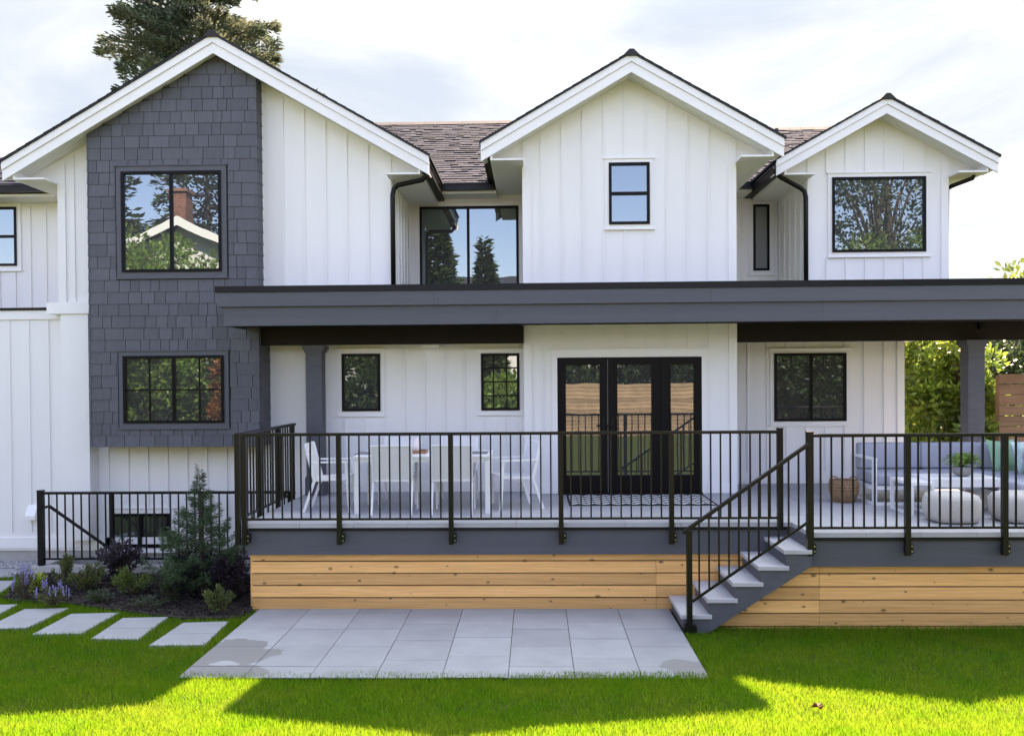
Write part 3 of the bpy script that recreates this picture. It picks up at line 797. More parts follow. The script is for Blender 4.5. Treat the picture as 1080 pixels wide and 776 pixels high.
# planks with knots and growth rings
def plank_mat():
    m = MATS['cedar'].copy(); m.name = 'cedar_plank'
    t = m.node_tree; nd = t.nodes; lk = t.links.new
    p = nd['Principled BSDF']; src = p.inputs['Base Color'].links[0].from_socket
    tcn = nd.new('ShaderNodeTexCoord'); mpn = nd.new('ShaderNodeMapping'); mpn.inputs['Scale'].default_value = (1, 0, 2.2)
    lk(tcn.outputs['Object'], mpn.inputs[0])
    sp = nd.new('ShaderNodeSeparateXYZ'); lk(tcn.outputs['Object'], sp.inputs[0]); mz = nd.new('ShaderNodeMath'); mz.operation = 'MULTIPLY'; mz.inputs[1].default_value = 1.7; lk(sp.outputs['Z'], mz.inputs[0])
    cb = nd.new('ShaderNodeCombineXYZ'); lk(sp.outputs['X'], cb.inputs[0]); lk(mz.outputs[0], cb.inputs[1])
    vo = nd.new('ShaderNodeTexVoronoi'); vo.voronoi_dimensions = '2D'; vo.inputs['Scale'].default_value = 2.6; lk(cb.outputs[0], vo.inputs['Vector'])
    mr = nd.new('ShaderNodeMapRange'); mr.inputs['From Min'].default_value = .025; mr.inputs['From Max'].default_value = .075
    mr.inputs['To Min'].default_value = .28; mr.inputs['To Max'].default_value = 1
    sc_ = nd.new('ShaderNodeSeparateColor'); lk(vo.outputs['Color'], sc_.inputs[0])
    kk = nd.new('ShaderNodeMath'); kk.operation = 'MULTIPLY_ADD'; kk.inputs[1].default_value = 1.5; kk.inputs[2].default_value = .06; lk(sc_.outputs[0], kk.inputs[0])
    kd = nd.new('ShaderNodeMath'); kd.operation = 'DIVIDE'; lk(vo.outputs['Distance'], kd.inputs[0]); lk(kk.outputs[0], kd.inputs[1])
    lk(kd.outputs[0], mr.inputs[0])
    wv = nd.new('ShaderNodeTexWave'); wv.wave_type = 'BANDS'; wv.bands_direction = 'Z'
    mp2 = nd.new('ShaderNodeMapping'); mp2.inputs['Scale'].default_value = (.22, 0, 3); lk(tcn.outputs['Object'], mp2.inputs[0]); lk(mp2.outputs[0], wv.inputs['Vector'])
    wv.inputs['Scale'].default_value = 3.5; wv.inputs['Distortion'].default_value = 9; wv.inputs['Detail'].default_value = 3; wv.inputs['Detail Scale'].default_value = 1.4
    mr2 = nd.new('ShaderNodeMapRange'); mr2.inputs['To Min'].default_value = .90; mr2.inputs['To Max'].default_value = 1.04; lk(wv.outputs['Fac'], mr2.inputs[0])
    mu = nd.new('ShaderNodeMath'); mu.operation = 'MULTIPLY'; lk(mr.outputs[0], mu.inputs[0]); lk(mr2.outputs[0], mu.inputs[1])
    h = nd.new('ShaderNodeHueSaturation'); lk(src, h.inputs['Color']); lk(mu.outputs[0], h.inputs['Value']); lk(h.outputs[0], p.inputs['Base Color'])
    MATS['cedar_plank'] = m
plank_mat()
skirt(dxl+.02, dxs+.3, YSK, [WX(692, YSK, 610)], 'cedar planks under the dining side')
run = (dxs-WX(721, 9.2, 648))/5
_xs = dxs-run*5+.30
skirt(0, 9.3, YSK2, [WX(864, YSK2, 620)], 'cedar planks under the lounge side', slope=lambda z: _xs+(max(z, -.08)+.03)*(dxs-_xs+.02)/(zf0+.06))
m = MB()
z1 = zf0-.005; hgt = .075
while z1 > -.05:
    m.box(dxl+.0, dxl+.028, YSK+.032, 12.6, z1-hgt, z1); z1 -= hgt+.0065; hgt = .137
m.build('skirting', 'cedar_plank', deck, 'cedar planks on the left end')

# ------------------------------------------------------------------ stairs
stair = thing('staircase', 'short flight of five grey stone treads on slate stringers up to the deck', 'stairs', (2.3, 9.7, 0))
nst = 5; rise = ZD/6; run = (dxs-WX(721, 9.2, 648))/nst
ya, yb = 9.22, YSK-.02
for i in range(1, nst+1):
    zt_ = rise*i; xa = dxs-run*(nst-i+1)
    MB().box(xa-.025, xa+run+ (.0 if i == nst else .03), ya-.02, yb, zt_-.045, zt_).build('tread', 'tread', stair, bevel=.004)
m = MB()
for i in range(1, nst+1):
    zt_ = rise*i; xa = dxs-run*(nst-i+1)
    m.box(xa+.005, xa+.025, ya+.03, yb-.03, zt_-rise+.001, zt_-.046)
m.box(dxs-.022, dxs-.002, ya+.03, yb-.03, rise*nst+.001, ZD-.053)
m.build('riser', 'slate_paint', stair)
for yy, lab in ((ya, 'near stringer'), (yb-.045, 'far stringer')):
    pts = []
    x_s = dxs-run*nst
    pts = [(x_s+.006, -.03)]
    # saw tooth lower right edge
    low = [(x_s+.26, -.03), (dxs-.001, zf0+.03)]
    topp = []
    for i in range(nst, 0, -1):
        xa = dxs-run*(nst-i+1)
        topp += [(xa+run-.001, rise*i-.047), (xa+.006, rise*i-.047)]
    pts = [(x_s+.006, -.03)]+low+topp
    # build as strips to keep faces planar convex
    s_ = MB()
    for i in range(1, nst+1):
        xa = dxs-run*(nst-i+1)
        x1_, x2_ = xa+.006, xa+run+.005
        if i == nst: x2_ = dxs-.001
        lo = lambda x: max(-.03, -.03+(x-(x_s+.26))*(zf0+.06)/(dxs-x_s-.26))
        if i == 1:
            xk = x_s+.26
            s_.prism([(x1_, -.03), (min(xk, x2_), -.03), (x2_, lo(x2_)), (x2_, rise*i-.047), (x1_, rise*i-.047)], yy, yy+.04)
        else: s_.prism([(x1_, lo(x1_)), (x2_, lo(x2_)), (x2_, rise*i-.047), (x1_, rise*i-.047)], yy, yy+.04)
    s_.build('stringer', 'slate_paint', stair, lab)

# ------------------------------------------------------------------ railings
def rail_post(root, x, y, z0, z1, s=.056, bracket=0, nrm=(0, -1), mt='rail_metal'):
    p = MB(); p.box(x-s/2, x+s/2, y-s/2, y+s/2, z0, z1); p.box(x-s/2-.004, x+s/2+.004, y-s/2-.004, y+s/2+.004, z1, z1+.012)
    o = p.build('post', mt, root)
    if bracket:
        b = MB(); b.box(x+s/2, x+s/2+.03, y-.01, y+.06, z0+.02, z0+.12); b.build('bracket', mt, o)
        sc = MB()
        for zz in (z0+.045, z0+.10): sc.tube([(x+s/2+.014, y-.016, zz), (x+s/2+.014, y-.008, zz)], .007, 8)
        sc.build('screw', 'screw', o)
    return o
ZT = ZD+1.055
def rail_run(root, a, b, nb, ztop=ZT, zlow=ZD+.055, rw=.055, posts=()):
    ax, ay = a; bx_, by = b
    MB().bar((ax, ay, ztop-.012), (bx_, by, ztop-.012), rw, .032).build('top_rail', 'rail_metal', root, bevel=.003)
    MB().bar((ax, ay, zlow), (bx_, by, zlow), .030, .024).build('bottom_rail', 'rail_metal', root)
    for i in range(nb):
        t = (i+1)/(nb+1); x = ax+(bx_-ax)*t; y = ay+(by-ay)*t
        if any(abs(x-p[0])+abs(y-p[1]) < .05 for p in posts): continue
        MB().box(x-.0085, x+.0085, y-.0085, y+.0085, zlow+.012, ztop-.028).build('baluster', 'rail_metal', root)
yR = 9.925
pxs = [257.5, 357.5, 475.5, 591.5, 708, 822.5]
rail1 = thing('railing', 'long black metal railing along the dining side of the deck front', 'railing', (0, yR, ZD))
PX = [WX(p, yR, 500) for p in pxs]
for i, x in enumerate(PX):
    last = i == len(PX)-1
    rail_post(rail1, x, yR if not last else yR, .80 if not last else ZD-.08, ZT-.03 if not last else ZT+.02, bracket=not last, s=.056 if not last else .062)
MB().bar((PX[0]-.03, yR, ZT-.012), (PX[-1]-.03, yR, ZT-.012), .06, .034).build('top_rail', 'rail_metal', rail1, bevel=.003)
for i in range(len(PX)-1):
    a, b = PX[i]+.03, PX[i+1]-.03
    MB().bar((a, yR, ZD+.055), (b, yR, ZD+.055), .03, .024).build('bottom_rail', 'rail_metal', rail1)
    nb = 7 if i == 0 else 10
    nb = round((b-a+.03)/.1137)-1
    for k in range(nb):
        x = PX[i]+(PX[i+1]-PX[i])*(k+1)/(nb+1)
        MB().box(x-.0085, x+.0085, yR-.0085, yR+.0085, ZD+.067, ZT-.029).build('baluster', 'rail_metal', rail1)
# side return
rail2 = thing('railing', 'short black railing on the left end of the deck running back to the post', 'railing', (dxl, 11, ZD))
xs_ = WX(250.5, yR, 500)
for y in (yR, 10.72, 11.5, 12.2): rail_post(rail2, xs_, y, .80, ZT-.03, bracket=0)
MB().bar((xs_, yR-.03, ZT-.012), (xs_, 12.3, ZT-.012), .06, .034).build('top_rail', 'rail_metal', rail2, bevel=.003)
MB().bar((xs_, yR+.03, ZD+.055), (xs_, 12.3, ZD+.055), .03, .024).build('bottom_rail', 'rail_metal', rail2)
for k in range(1, 21):
    y = yR+k*.1137
    if min(abs(y-q) for q in (yR, 10.72, 11.5, 12.2)) > .045: MB().box(xs_-.0085, xs_+.0085, y-.0085, y+.0085, ZD+.067, ZT-.029).build('baluster', 'rail_metal', rail2)
# lounge side
yR2 = 9.245
rail3 = thing('railing', 'black metal railing in front of the outdoor sofa on the projecting deck', 'railing', (5, yR2, ZD))
PX2 = [WX(p, yR2, 500) for p in (854, 957, 1059.5)]; PX2 += [PX2[-1]+1.07, PX2[-1]+2.14, PX2[-1]+3.0]
for i, x in enumerate(PX2): rail_post(rail3, x, yR2, .80, ZT+.02 if i == 0 else ZT-.03, bracket=1, s=.066 if i == 0 else .056)
MB().bar((PX2[0]+.03, yR2, ZT-.012), (PX2[-1], yR2, ZT-.012), .06, .034).build('top_rail', 'rail_metal', rail3, bevel=.003)
for i in range(len(PX2)-1):
    a, b = PX2[i], PX2[i+1]
    MB().bar((a+.03, yR2, ZD+.055), (b-.03, yR2, ZD+.055), .03, .024).build('bottom_rail', 'rail_metal', rail3)
    nb = 8 if i < 3 else 7
    for k in range(nb):
        x = a+(b-a)*(k+1)/(nb+1)
        MB().box(x-.0085, x+.0085, yR2-.0085, yR2+.0085, ZD+.067, ZT-.029).build('baluster', 'rail_metal', rail3)
# stair rail
rail4 = thing('stair_railing', 'sloping black handrail with balusters down the near side of the steps', 'railing', (2.3, 9.2, 0))
xb_ = WX(727, 9.19, 620); yy = 9.19
zA, zB = WZ(557, yy, 727), ZT-.10
xA = xb_; xB = PX2[0]-.03
rail_post(rail4, xb_, yy, .0, WZ(561, yy, 727), s=.058)
m = MB(); m.box(xb_-.06, xb_+.07, yy-.05, yy+.05, rise*.0-.0, .07); m.build('foot_plate', 'rail_metal', rail4)
sl4 = (zB-zA)/(xB-xA)
MB().bar((xA-.07, yy, zA-.07*sl4), (xB, yy, zB), .06, .034).build('top_rail', 'rail_metal', rail4, bevel=.003)
z2A, z2B = WZ(634, yy, 730), WZ(550, yy, 851)
MB().bar((xA+.03, yy, z2A), (xB, yy, z2B), .03, .024).build('bottom_rail', 'rail_metal', rail4)
for k in range(1, 12):
    t = k/12; x = xA+(xB-xA)*t
    MB().box(x-.0085, x+.0085, yy-.0085, yy+.0085, z2A+(z2B-z2A)*t, zA+(zB-zA)*t-.01).build('baluster', 'rail_metal', rail4)
# basement stair railing at left
rail5 = thing('railing', 'low black railing round the basement stairwell left of the deck', 'railing', (-5, 12, .1))
y5 = 12.0; x5a = WX(43.5, y5, 560); x5b = WX(309, y5, 560); zt5 = WZ(519.5, y5, 130); zb5 = WZ(589, y5, 130); zc5 = WZ(596, y5, 43)
print('rail5', zt5, zb5, zc5)
for px in (43.5, 118, 212, 306): 
    x = WX(px, y5, 560); rail_post(rail5, x, y5, zc5, zt5+(.03 if px < 50 else -.01), s=.075 if px < 50 else .05, mt='black_metal')
MB().bar((x5a, y5, zt5), (x5b, y5, zt5), .05, .035).build('top_rail', 'black_metal', rail5)
MB().bar((x5a, y5, zb5), (x5b, y5, zb5), .03, .025).build('bottom_rail', 'black_metal', rail5)
nb = 30
for k in range(nb):
    x = x5a+(x5b-x5a)*(k+1)/(nb+1); MB().box(x-.0085, x+.0085, y5-.0085, y5+.0085, zb5, zt5-.01).build('baluster', 'black_metal', rail5)
MB().tube([(WX(47, 12.05, 535), 12.06, WZ(535, 12.05, 47)), (WX(52, 12.1, 533), 12.1, WZ(533.5, 12.1, 52)), (WX(118, 12.1, 579), 12.1, WZ(580, 12.1, 118))], .022, 8).build('handrail', 'black_metal', rail5)

curb = MB(); curb.box(x5a-.12, dxl-.01, 11.92, 12.09, -.05, zc5-.001); curb.box(x5a-.12, x5a+.05, 12.09, Y_LOW, -.05, zc5-.002)
o = curb.build('stairwell_curb', 'concrete'); tag(o, 'pale concrete curb under the low basement railing', 'curb')
# ------------------------------------------------------------------ patio, stones, bed
patio = thing('patio', 'square grey paving slabs laid as a patio in front of the cedar skirting', 'patio', (.0, 9, 0))
pxl = WG(270, 645.8)[0]; pxr = WG(704, 639.7)[0]; py1_ = YSK-.003; py0_ = 7.72
s_ = (pxr-pxl)/8; m = MB()
for i in range(8):
    y = py1_; j = 0
    offs = .12+.0*(i % 2)
    hh = .14 if i % 2 == 0 else .22
    hh = [.20, .20, .20, .62, .50, .20, .55, .20][i]
    while y > py0_:
        yn = max(y-hh, py0_)
        m.box(pxl+s_*i+.0035, pxl+s_*(i+1)-.0035, yn+.0035, y-.0035, -.03, .012+random.uniform(-.0012, .0012)); y = yn; hh = .61
m.build('slab', 'patio_slab', patio) if False else None
def slab_mat():
    m_ = MATS['paver'].copy(); m_.name = 'patio_slab'; t = m_.node_tree; nd = t.nodes; lk = t.links.new
    p = nd['Principled BSDF']; src = p.inputs['Base Color'].links[0].from_socket
    tcn = nd.new('ShaderNodeTexCoord'); sep = nd.new('ShaderNodeSeparateXYZ'); lk(tcn.outputs['Object'], sep.inputs[0])
    # two damp patches left by a hose, with wavy outlines
    nz = nd.new('ShaderNodeTexNoise'); nz.inputs['Scale'].default_value = 3.2; nz.inputs['Detail'].default_value = 5; lk(tcn.outputs['Object'], nz.inputs['Vector'])
    tot = None
    for cx_, cy_, rx, ry in ((-3.15, -.55, .62, .42), (-2.95, -1.12, .5, .2), (1.55, -1.08, .42, .3), (.45, -1.30, .8, .12)):
        def mth(op, a, b=None):
            n = nd.new('ShaderNodeMath'); n.operation = op
            for k_, v in enumerate((a, b)):
                if v is None: continue
                if isinstance(v, (int, float)): n.inputs[k_].default_value = v
                else: lk(v, n.inputs[k_])
            return n.outputs[0]
        dx = mth('DIVIDE', mth('SUBTRACT', sep.outputs['X'], cx_), rx); dy = mth('DIVIDE', mth('SUBTRACT', sep.outputs['Y'], cy_), ry)
        d2 = mth('ADD', mth('MULTIPLY', dx, dx), mth('MULTIPLY', dy, dy))
        d3 = mth('ADD', d2, mth('MULTIPLY', mth('SUBTRACT', nz.outputs['Fac'], .5), 3.2))
        k1 = nd.new('ShaderNodeMapRange'); k1.inputs['From Min'].default_value = .92; k1.inputs['From Max'].default_value = 1.0; k1.inputs['To Min'].default_value = 1; k1.inputs['To Max'].default_value = 0
        lk(d3, k1.inputs[0]); tot = k1.outputs[0] if tot is None else mth('MAXIMUM', tot, k1.outputs[0])
    mix = nd.new('ShaderNodeMix'); mix.data_type = 'RGBA'; lk(tot, mix.inputs['Factor']); lk(src, mix.inputs['A']); mix.inputs['B'].default_value = (.17, .17, .165, 1)
    lk(mix.outputs['Result'], p.inputs['Base Color'])
    MATS['patio_slab'] = m_
slab_mat()
m.build('slab', 'patio_slab', patio)
MB().box(pxl, pxr, py0_, py1_, -.04, .004).build('joint_sand', 'dark', patio)
# stepping stones (each a pair of slabs)
quads = [((193, 656.5), (241.5, 655), (215, 680), (157, 680.5)), ((129.6, 651.5), (177.6, 650.4), (145, 674), (95.4, 673.5)),
         ((75, 647), (125.7, 645.7), (85.6, 668), (33.7, 669)), ((26, 642), (72.6, 641), (28, 662), (-18, 663)), ((-22, 638), (19.5, 637), (-18, 656), (-62, 657)),
         ((-30, 612.5), (17, 612), (2, 624), (-45, 625)), ((-20, 600), (33, 598), (10, 608.5), (-30, 609)), ((-55, 625), (-30, 625), (-45, 640), (-75, 641))]
labs = ['stepping stone nearest the patio, damp on top', 'stepping stone second from the patio, with a dark damp patch', 'stepping stone third from the patio', 'stepping stone fourth from the patio', 'stepping stone cut by the picture edge beside the lavender',
        'stepping stone behind the lavender at the left edge', 'stepping stone nearest the gravel by the house', 'stepping stone past the left picture edge']
stone_polys = []
for qd, lab in zip(quads, labs):
    P = [WG(x, y) for x, y in qd]
    A, B, C_, D_ = [Vector((p[0], p[1], 0)) for p in P]
    t = thing('stepping_stone', lab, 'stepping stone', ((A+C_)/2), 'stepping stones across the lawn')
    f_ = .52
    for (u0, u1) in ((0, f_-.004), (f_+.004, 1)):
        q = [D_.lerp(A, 1-u0), C_.lerp(B, 1-u0), C_.lerp(B, 1-u1), D_.lerp(A, 1-u1)]
        MB().prism_z([(p.x, p.y) for p in [q[3], q[2], q[1], q[0]]], -.04, .002+random.uniform(-.001, .001)).build('slab', 'paver', t)
    stone_polys.append([(p.x, p.y) for p in (A, B, C_, D_)])
# planting bed
bedpx = [(262, 648), (243, 652), (190, 652), (120, 643), (70, 636), (20, 634), (2, 631), (22, 616), (42, 606), (60, 598), (262, 598)]
bed = [WG(*p) for p in bedpx]
def inside(poly, X_, Y_):
    X_ = np.asarray(X_); Y_ = np.asarray(Y_); r = np.zeros(X_.shape, bool); n = len(poly); j = n-1
    for i in range(n):
        xi, yi = poly[i]; xj, yj = poly[j]
        c = ((yi > Y_) != (yj > Y_)) & (X_ < (xj-xi)*(Y_-yi)/(yj-yi+1e-12)+xi)
        r ^= c; j = i
    return r
bed[-2] = (WX(60, 11.9, 600), 11.9); bed[-1] = (dxl, 11.9)
n = 16000
bxs = rng.uniform(-9, -3.2, n); bys = rng.uniform(9, 12, n); k = inside(bed, bxs, bys); bxs, bys = bxs[k], bys[k]
o = MB().prism_z([p for p in bed], -.05, .012).build('planting_bed', 'mulch'); struct(o)
Pm = np.stack([bxs, bys, np.full(len(bxs), .012)+rng.random(len(bxs))*.02], 1)
o = finish(leaves_mesh('bark_mulch', Pm, .045, .45, dirs=np.stack([rng.normal(size=len(bxs)), rng.normal(size=len(bxs)), np.full(len(bxs), .3)], 1)), 'bark_mulch', 'mulch')
struct(o, 'stuff', 'dark bark mulch under the shrubs'); o['label'] = 'dark bark mulch between the shrubs'
# gravel
gp = [(-9.5, 11.9), (x5a-.14, 11.9), (x5a-.14, Y_LOW), (-9.5, Y_LOW)]
mg = MB()
for _ in range(3500):
    x = random.uniform(-9.5, x5a-.15); y = random.uniform(12.3 if x < x5a-.45 else 11.9, Y_LOW); r = random.uniform(.012, .028); zz = random.uniform(-.005, .02)
    a = random.uniform(0, 6.3)
    v = [(x+r*math.cos(a+k*1.57)*random.uniform(.7, 1.2), y+r*math.sin(a+k*1.57)*random.uniform(.7, 1.2), zz+random.uniform(-.3, .3)*r) for k in range(4)]
    mg.add([(x, y, zz+r*.8)]+v+[(x, y, zz-r*.6)], [(0, 1, 2), (0, 2, 3), (0, 3, 4), (0, 4, 1), (5, 2, 1), (5, 3, 2), (5, 4, 3), (5, 1, 4)])
o = mg.build('gravel', 'gravel'); struct(o, 'stuff'); o['label'] = 'grey gravel strip along the foot of the house'

# ------------------------------------------------------------------ lawn of blades
def lawn(n, x0, x1, y0, y1, h, wd, name):
    X_ = rng.uniform(x0, x1, n); Y_ = rng.uniform(y0, y1, n)
    lim = np.abs(X_) < Y_*.64+.6
    keep = lim & ~((X_ > pxl-.01) & (X_ < pxr+.012) & (Y_ > 7.86+.02*np.sin(X_*7)+.015*np.sin(X_*23)))
    keep &= ~inside(bed, X_, Y_)
    keep &= ~((Y_ > YSK-.02) & (X_ > dxl-.02) & (X_ < dxs)) & ~((Y_ > YSK2-.01) & (X_ >= dxs-run*nst))
    keep &= ~((X_ > dxs-run*nst-.02) & (X_ < dxs-run*nst+.3) & (Y_ > 9.15))
    keep &= ~((Y_ > 11.75) & (X_ > x5a-.35)) & ~(Y_ > 12.3)
    for q in stone_polys: keep &= ~inside(q, X_, Y_)
    X_, Y_ = X_[keep], Y_[keep]; n = len(X_)
    Z_ = lawn_z(X_, Y_)-.03
    patch = .5+.5*np.sin(X_*2.3+1.3*np.sin(Y_*3.1))*np.sin(Y_*2.7+X_*.8)
    hh = h*(.55+.6*rng.random(n))*(.85+.3*patch)
    a = rng.uniform(0, 2*np.pi, n); lean = rng.uniform(.05, .75, n)*hh
    dx, dy = np.cos(a)*lean, np.sin(a)*lean
    b = rng.uniform(0, 2*np.pi, n); wx, wy = np.cos(b)*wd/2, np.sin(b)*wd/2*.3
    B0 = np.stack([X_-wx, Y_-wy, Z_], 1); B1 = np.stack([X_+wx, Y_+wy, Z_], 1)
    M0 = np.stack([X_-wx*.8+dx*.35, Y_-wy*.8+dy*.35, Z_+hh*.6], 1); M1 = np.stack([X_+wx*.8+dx*.35, Y_+wy*.8+dy*.35, Z_+hh*.6], 1)
    T_ = np.stack([X_+dx, Y_+dy, Z_+hh], 1)
    V = np.stack([B0, B1, M1, M0, T_], 1).reshape(-1, 3); i = np.arange(n)*5
    me = np_mesh(name, V, np.stack([i, i+1, i+2, i+3], 1), np.stack([i+3, i+2, i+4], 1))
    return me, n
me, nn = lawn(590000, -9.0, 7, 4.95, 12.3, .062, .006, 'lawn_grass')
print('blades', nn)
o = finish(me, 'lawn_grass', 'grass'); struct(o, 'stuff'); o['label'] = 'thick green lawn grass'

bl = MB().box(-16, 16, -10.9, 4.9, .15, .318).build('lawn', 'lawn_flat'); struct(bl)
# fallen leaf
lx, ly = WG(861, 757, .12)
m = MB(); lz = float(lawn_z(lx, ly))+.035
P = [(0, 0), (.03, .02), (.05, .015), (.055, .035), (.09, .03), (.075, .0), (.09, -.03), (.05, -.02), (.03, -.03)]
m.add([(lx+a-.04, ly+b, lz+.022*math.sin(a*70)+abs(b)*.9) for a, b in P]+[(lx+.01, ly, lz+.004)], [(i, (i+1) % 9, 9) for i in range(9)])
tag(m.build('fallen_leaf', 'dry_leaf'), 'single curled brown leaf lying on the sunlit lawn', 'leaf')

# ------------------------------------------------------------------ vegetation
def bez(a, b, c, n=5):
    a, b, c = Vector(a), Vector(b), Vector(c); return [a*(1-t)**2+b*2*t*(1-t)+c*t*t for t in [i/(n-1) for i in range(n)]]
def shrub(name, label, x, y, h, r, nst_, nleaf, lsize, m_, group=None, cat='shrub', z=.01, droop=0, aspect=.45, shape=1.0, flower=None, parent_thing=None, bark='bark', core=.15):
    t = thing(name, label, cat, (x, y, z), group)
    st = MB(); tips = []
    for i in range(nst_):
        a = random.uniform(0, 6.283); rr = r*math.sqrt(random.random())*.95
        hh = h*random.uniform(.55, 1.0)*(1-.35*(rr/r)**2*shape)
        e = (x+rr*math.cos(a), y+rr*math.sin(a), z+hh)
        P_ = bez((x+.1*rr*math.cos(a), y+.1*rr*math.sin(a), z), (x+.5*rr*math.cos(a), y+.5*rr*math.sin(a), z+hh*.7), e, 5)
        st.tube(P_, [.02*h**.5*(1-k*.2)+.002 for k in range(5)], 5); tips.append(P_)
    st.build('stem', bark, t)
    C_ = []; 
    per = nleaf//nst_
    for P_ in tips:
        tt = core+(1-core)*rng.random(per)**.7
        idx = np.clip((tt*4).astype(int), 0, 3); fr = tt*4-idx
        A_ = np.array([list(p) for p in P_]); base = A_[idx]*(1-fr[:, None])+A_[idx+1]*fr[:, None]
        base += rng.normal(size=(per, 3))*np.array([r*.14, r*.14, h*.07])*(1.1-tt[:, None]*.5)
        C_.append(base)
    C_ = np.concatenate(C_); C_[:, 2] = np.maximum(C_[:, 2], z+.01)
    ctr = np.array([x, y, z+h*.3]); d_ = C_-ctr; d_ /= np.linalg.norm(d_, axis=1, keepdims=True)+1e-6; d_[:, 2] += .3
    C_l = C_-np.array([x, y, z])
    finish(leaves_mesh('foliage', C_l, lsize, aspect, dirs=d_), 'foliage', m_, t)
    if flower:
        for P_ in tips[:nst_*2//3]:
            ft = MB(); p = P_[-1]; ft.tube([p+Vector((0, 0, -.03)), p+Vector((0, 0, .09))], .003, 4)
            for k in range(9):
                q = p+Vector((random.gauss(0, .006), random.gauss(0, .006), k*.012-.02)); s = .008
                ft.add([q+Vector((s, 0, 0)), q+Vector((-s, 0, 0)), q+Vector((0, s, 0)), q+Vector((0, -s, 0)), q+Vector((0, 0, s*1.4)), q+Vector((0, 0, -s))], [(0, 2, 4), (2, 1, 4), (1, 3, 4), (3, 0, 4), (2, 0, 5), (1, 2, 5), (3, 1, 5), (0, 3, 5)])
            ft.build('flower_spike', flower, t)
    return t
def gpos(px, py): return WG(px, py, .012)
grp = 'shrubs in the planting bed'
x, y = gpos(25, 632); shrub('lavender', 'small lavender with pale violet spikes at the left end of the bed', x, y, .42, .16, 26, 500, .035, 'leaf_mid', grp, 'lavender', aspect=.2, flower='flower')
x, y = gpos(55, 638); shrub('lavender', 'low lavender clump next to the lime leaved plant', x, y, .26, .2, 26, 600, .035, 'leaf_mid', grp, 'lavender', aspect=.2, flower='flower')
x, y = gpos(38, 624); shrub('lime_shrub', 'small lime green plant between the lavenders', x, y, .26, .14, 12, 350, .045, 'leaf_lime', grp)
x, y = gpos(68, 618); shrub('boxwood', 'olive green shrub by the corner of the basement railing', x, y, .46, .16, 14, 900, .035, 'leaf_olive', grp)
x, y = gpos(92, 622); shrub('boxwood', 'rounded olive green shrub second from the railing corner', x, y, .38, .26, 20, 1700, .032, 'leaf_olive', grp)
x, y = gpos(140, 626); shrub('boxwood', 'bushy green shrub in the middle of the bed', x, y, .36, .27, 20, 1700, .034, 'leaf_mid', grp)
x, y = gpos(128, 612); shrub('purple_shrub', 'dark purple leaved shrub in front of the basement window', x, y, .62, .34, 26, 1700, .05, 'leaf_purple', grp)
x, y = gpos(178, 634); shrub('heather', 'thin dull green plant before the spruce', x, y, .34, .16, 14, 420, .04, 'leaf_dark', grp)
x, y = gpos(204, 627); shrub('purple_shrub', 'broad dark purple shrub under the spruce', x, y, .62, .40, 34, 5200, .045, 'leaf_purple', grp)
x, y = gpos(238, 632); shrub('purple_shrub', 'dark purple shrub against the cedar skirting', x, y, .62, .28, 28, 3600, .045, 'leaf_purple', grp)
x, y = gpos(231, 646); shrub('boxwood', 'small yellow green shrub at the corner of the patio', x, y, .36, .16, 14, 850, .04, 'leaf_olive', grp)
x, y = gpos(108, 634); shrub('heather', 'low dark green plant at the front edge of the bed', x, y, .14, .24, 14, 420, .03, 'leaf_dark', grp)
x, y = gpos(155, 640); shrub('heather', 'low trailing dark plant near third stepping stone', x, y, .12, .26, 14, 420, .03, 'leaf_dark', grp)

def conifer(name, label, x, y, z, h, r, m_, nwh=10, per=7, nl=.03, ltw=40, cat='tree', group=None, gaps=0, hmin=.08, trunk_r=None, droop=-.1, topi=1.0, aspect=.18, twig=.35, rnd=.15):
    """whorls of branches with side twigs and needles"""
    t = thing(name, label, cat, (x, y, z), group)
    tr = MB(); trunk_r = trunk_r or h*.012
    tr.tube([(x, y, z), (x+.01*h, y, z+h*.5), (x, y, z+h)], [trunk_r, trunk_r*.6, trunk_r*.12], 8)
    P = []; D = []
    for i in range(nwh):
        f_ = i/(nwh-1); hz = h*(hmin+(1-hmin)*f_**.9); rr = r*(1-f_)**topi+r*.05
        for k in range(per):
            if random.random() < gaps: continue
            a = k*6.283/per+i*1.9+random.uniform(-.4, .4); ln = rr*random.uniform(1-rnd*2, 1+rnd)
            zz = z+hz+random.uniform(-.5, .5)*h/nwh
            S = Vector((x, y, zz)); dr = Vector((math.cos(a), math.sin(a), 0)); E = S+dr*ln+Vector((0, 0, ln*droop))
            br = bez(S, S+dr*ln*.5+Vector((0, 0, ln*.12)), E, 4)
            tr.tube(br, [trunk_r*.28*(1-q*.28) for q in range(4)], 4)
            nt_ = max(3, int(ltw*ln/r)); A_ = np.array([list(p) for p in br])
            tt = .12+.88*rng.random(nt_)**.8; idx = np.clip((tt*3).astype(int), 0, 2); fr = (tt*3-idx)[:, None]
            b = A_[idx]*(1-fr)+A_[idx+1]*fr
            side = np.array([-dr.y, dr.x, 0.])
            sg = rng.choice([-1, 1], nt_)[:, None]; l2 = ln*twig*(1.05-tt)[:, None]*rng.random((nt_, 1))+.0
            q = b+side*sg*l2+np.array([dr.x, dr.y, 0])*l2*.6; q[:, 2] += -l2[:, 0]*.12+rng.normal(size=nt_)*nl*.5
            P.append(q); dd = side*sg*.6+np.array([dr.x, dr.y, .05]); D.append(dd+0*q)
    tr.build('trunk', 'bark', t)
    P = np.concatenate(P)-np.array([x, y, z]); D = np.concatenate(D)
    finish(leaves_mesh('foliage', P, nl, aspect, dirs=D), 'crown', m_, t)
    return t
x, y = gpos(212, 629)
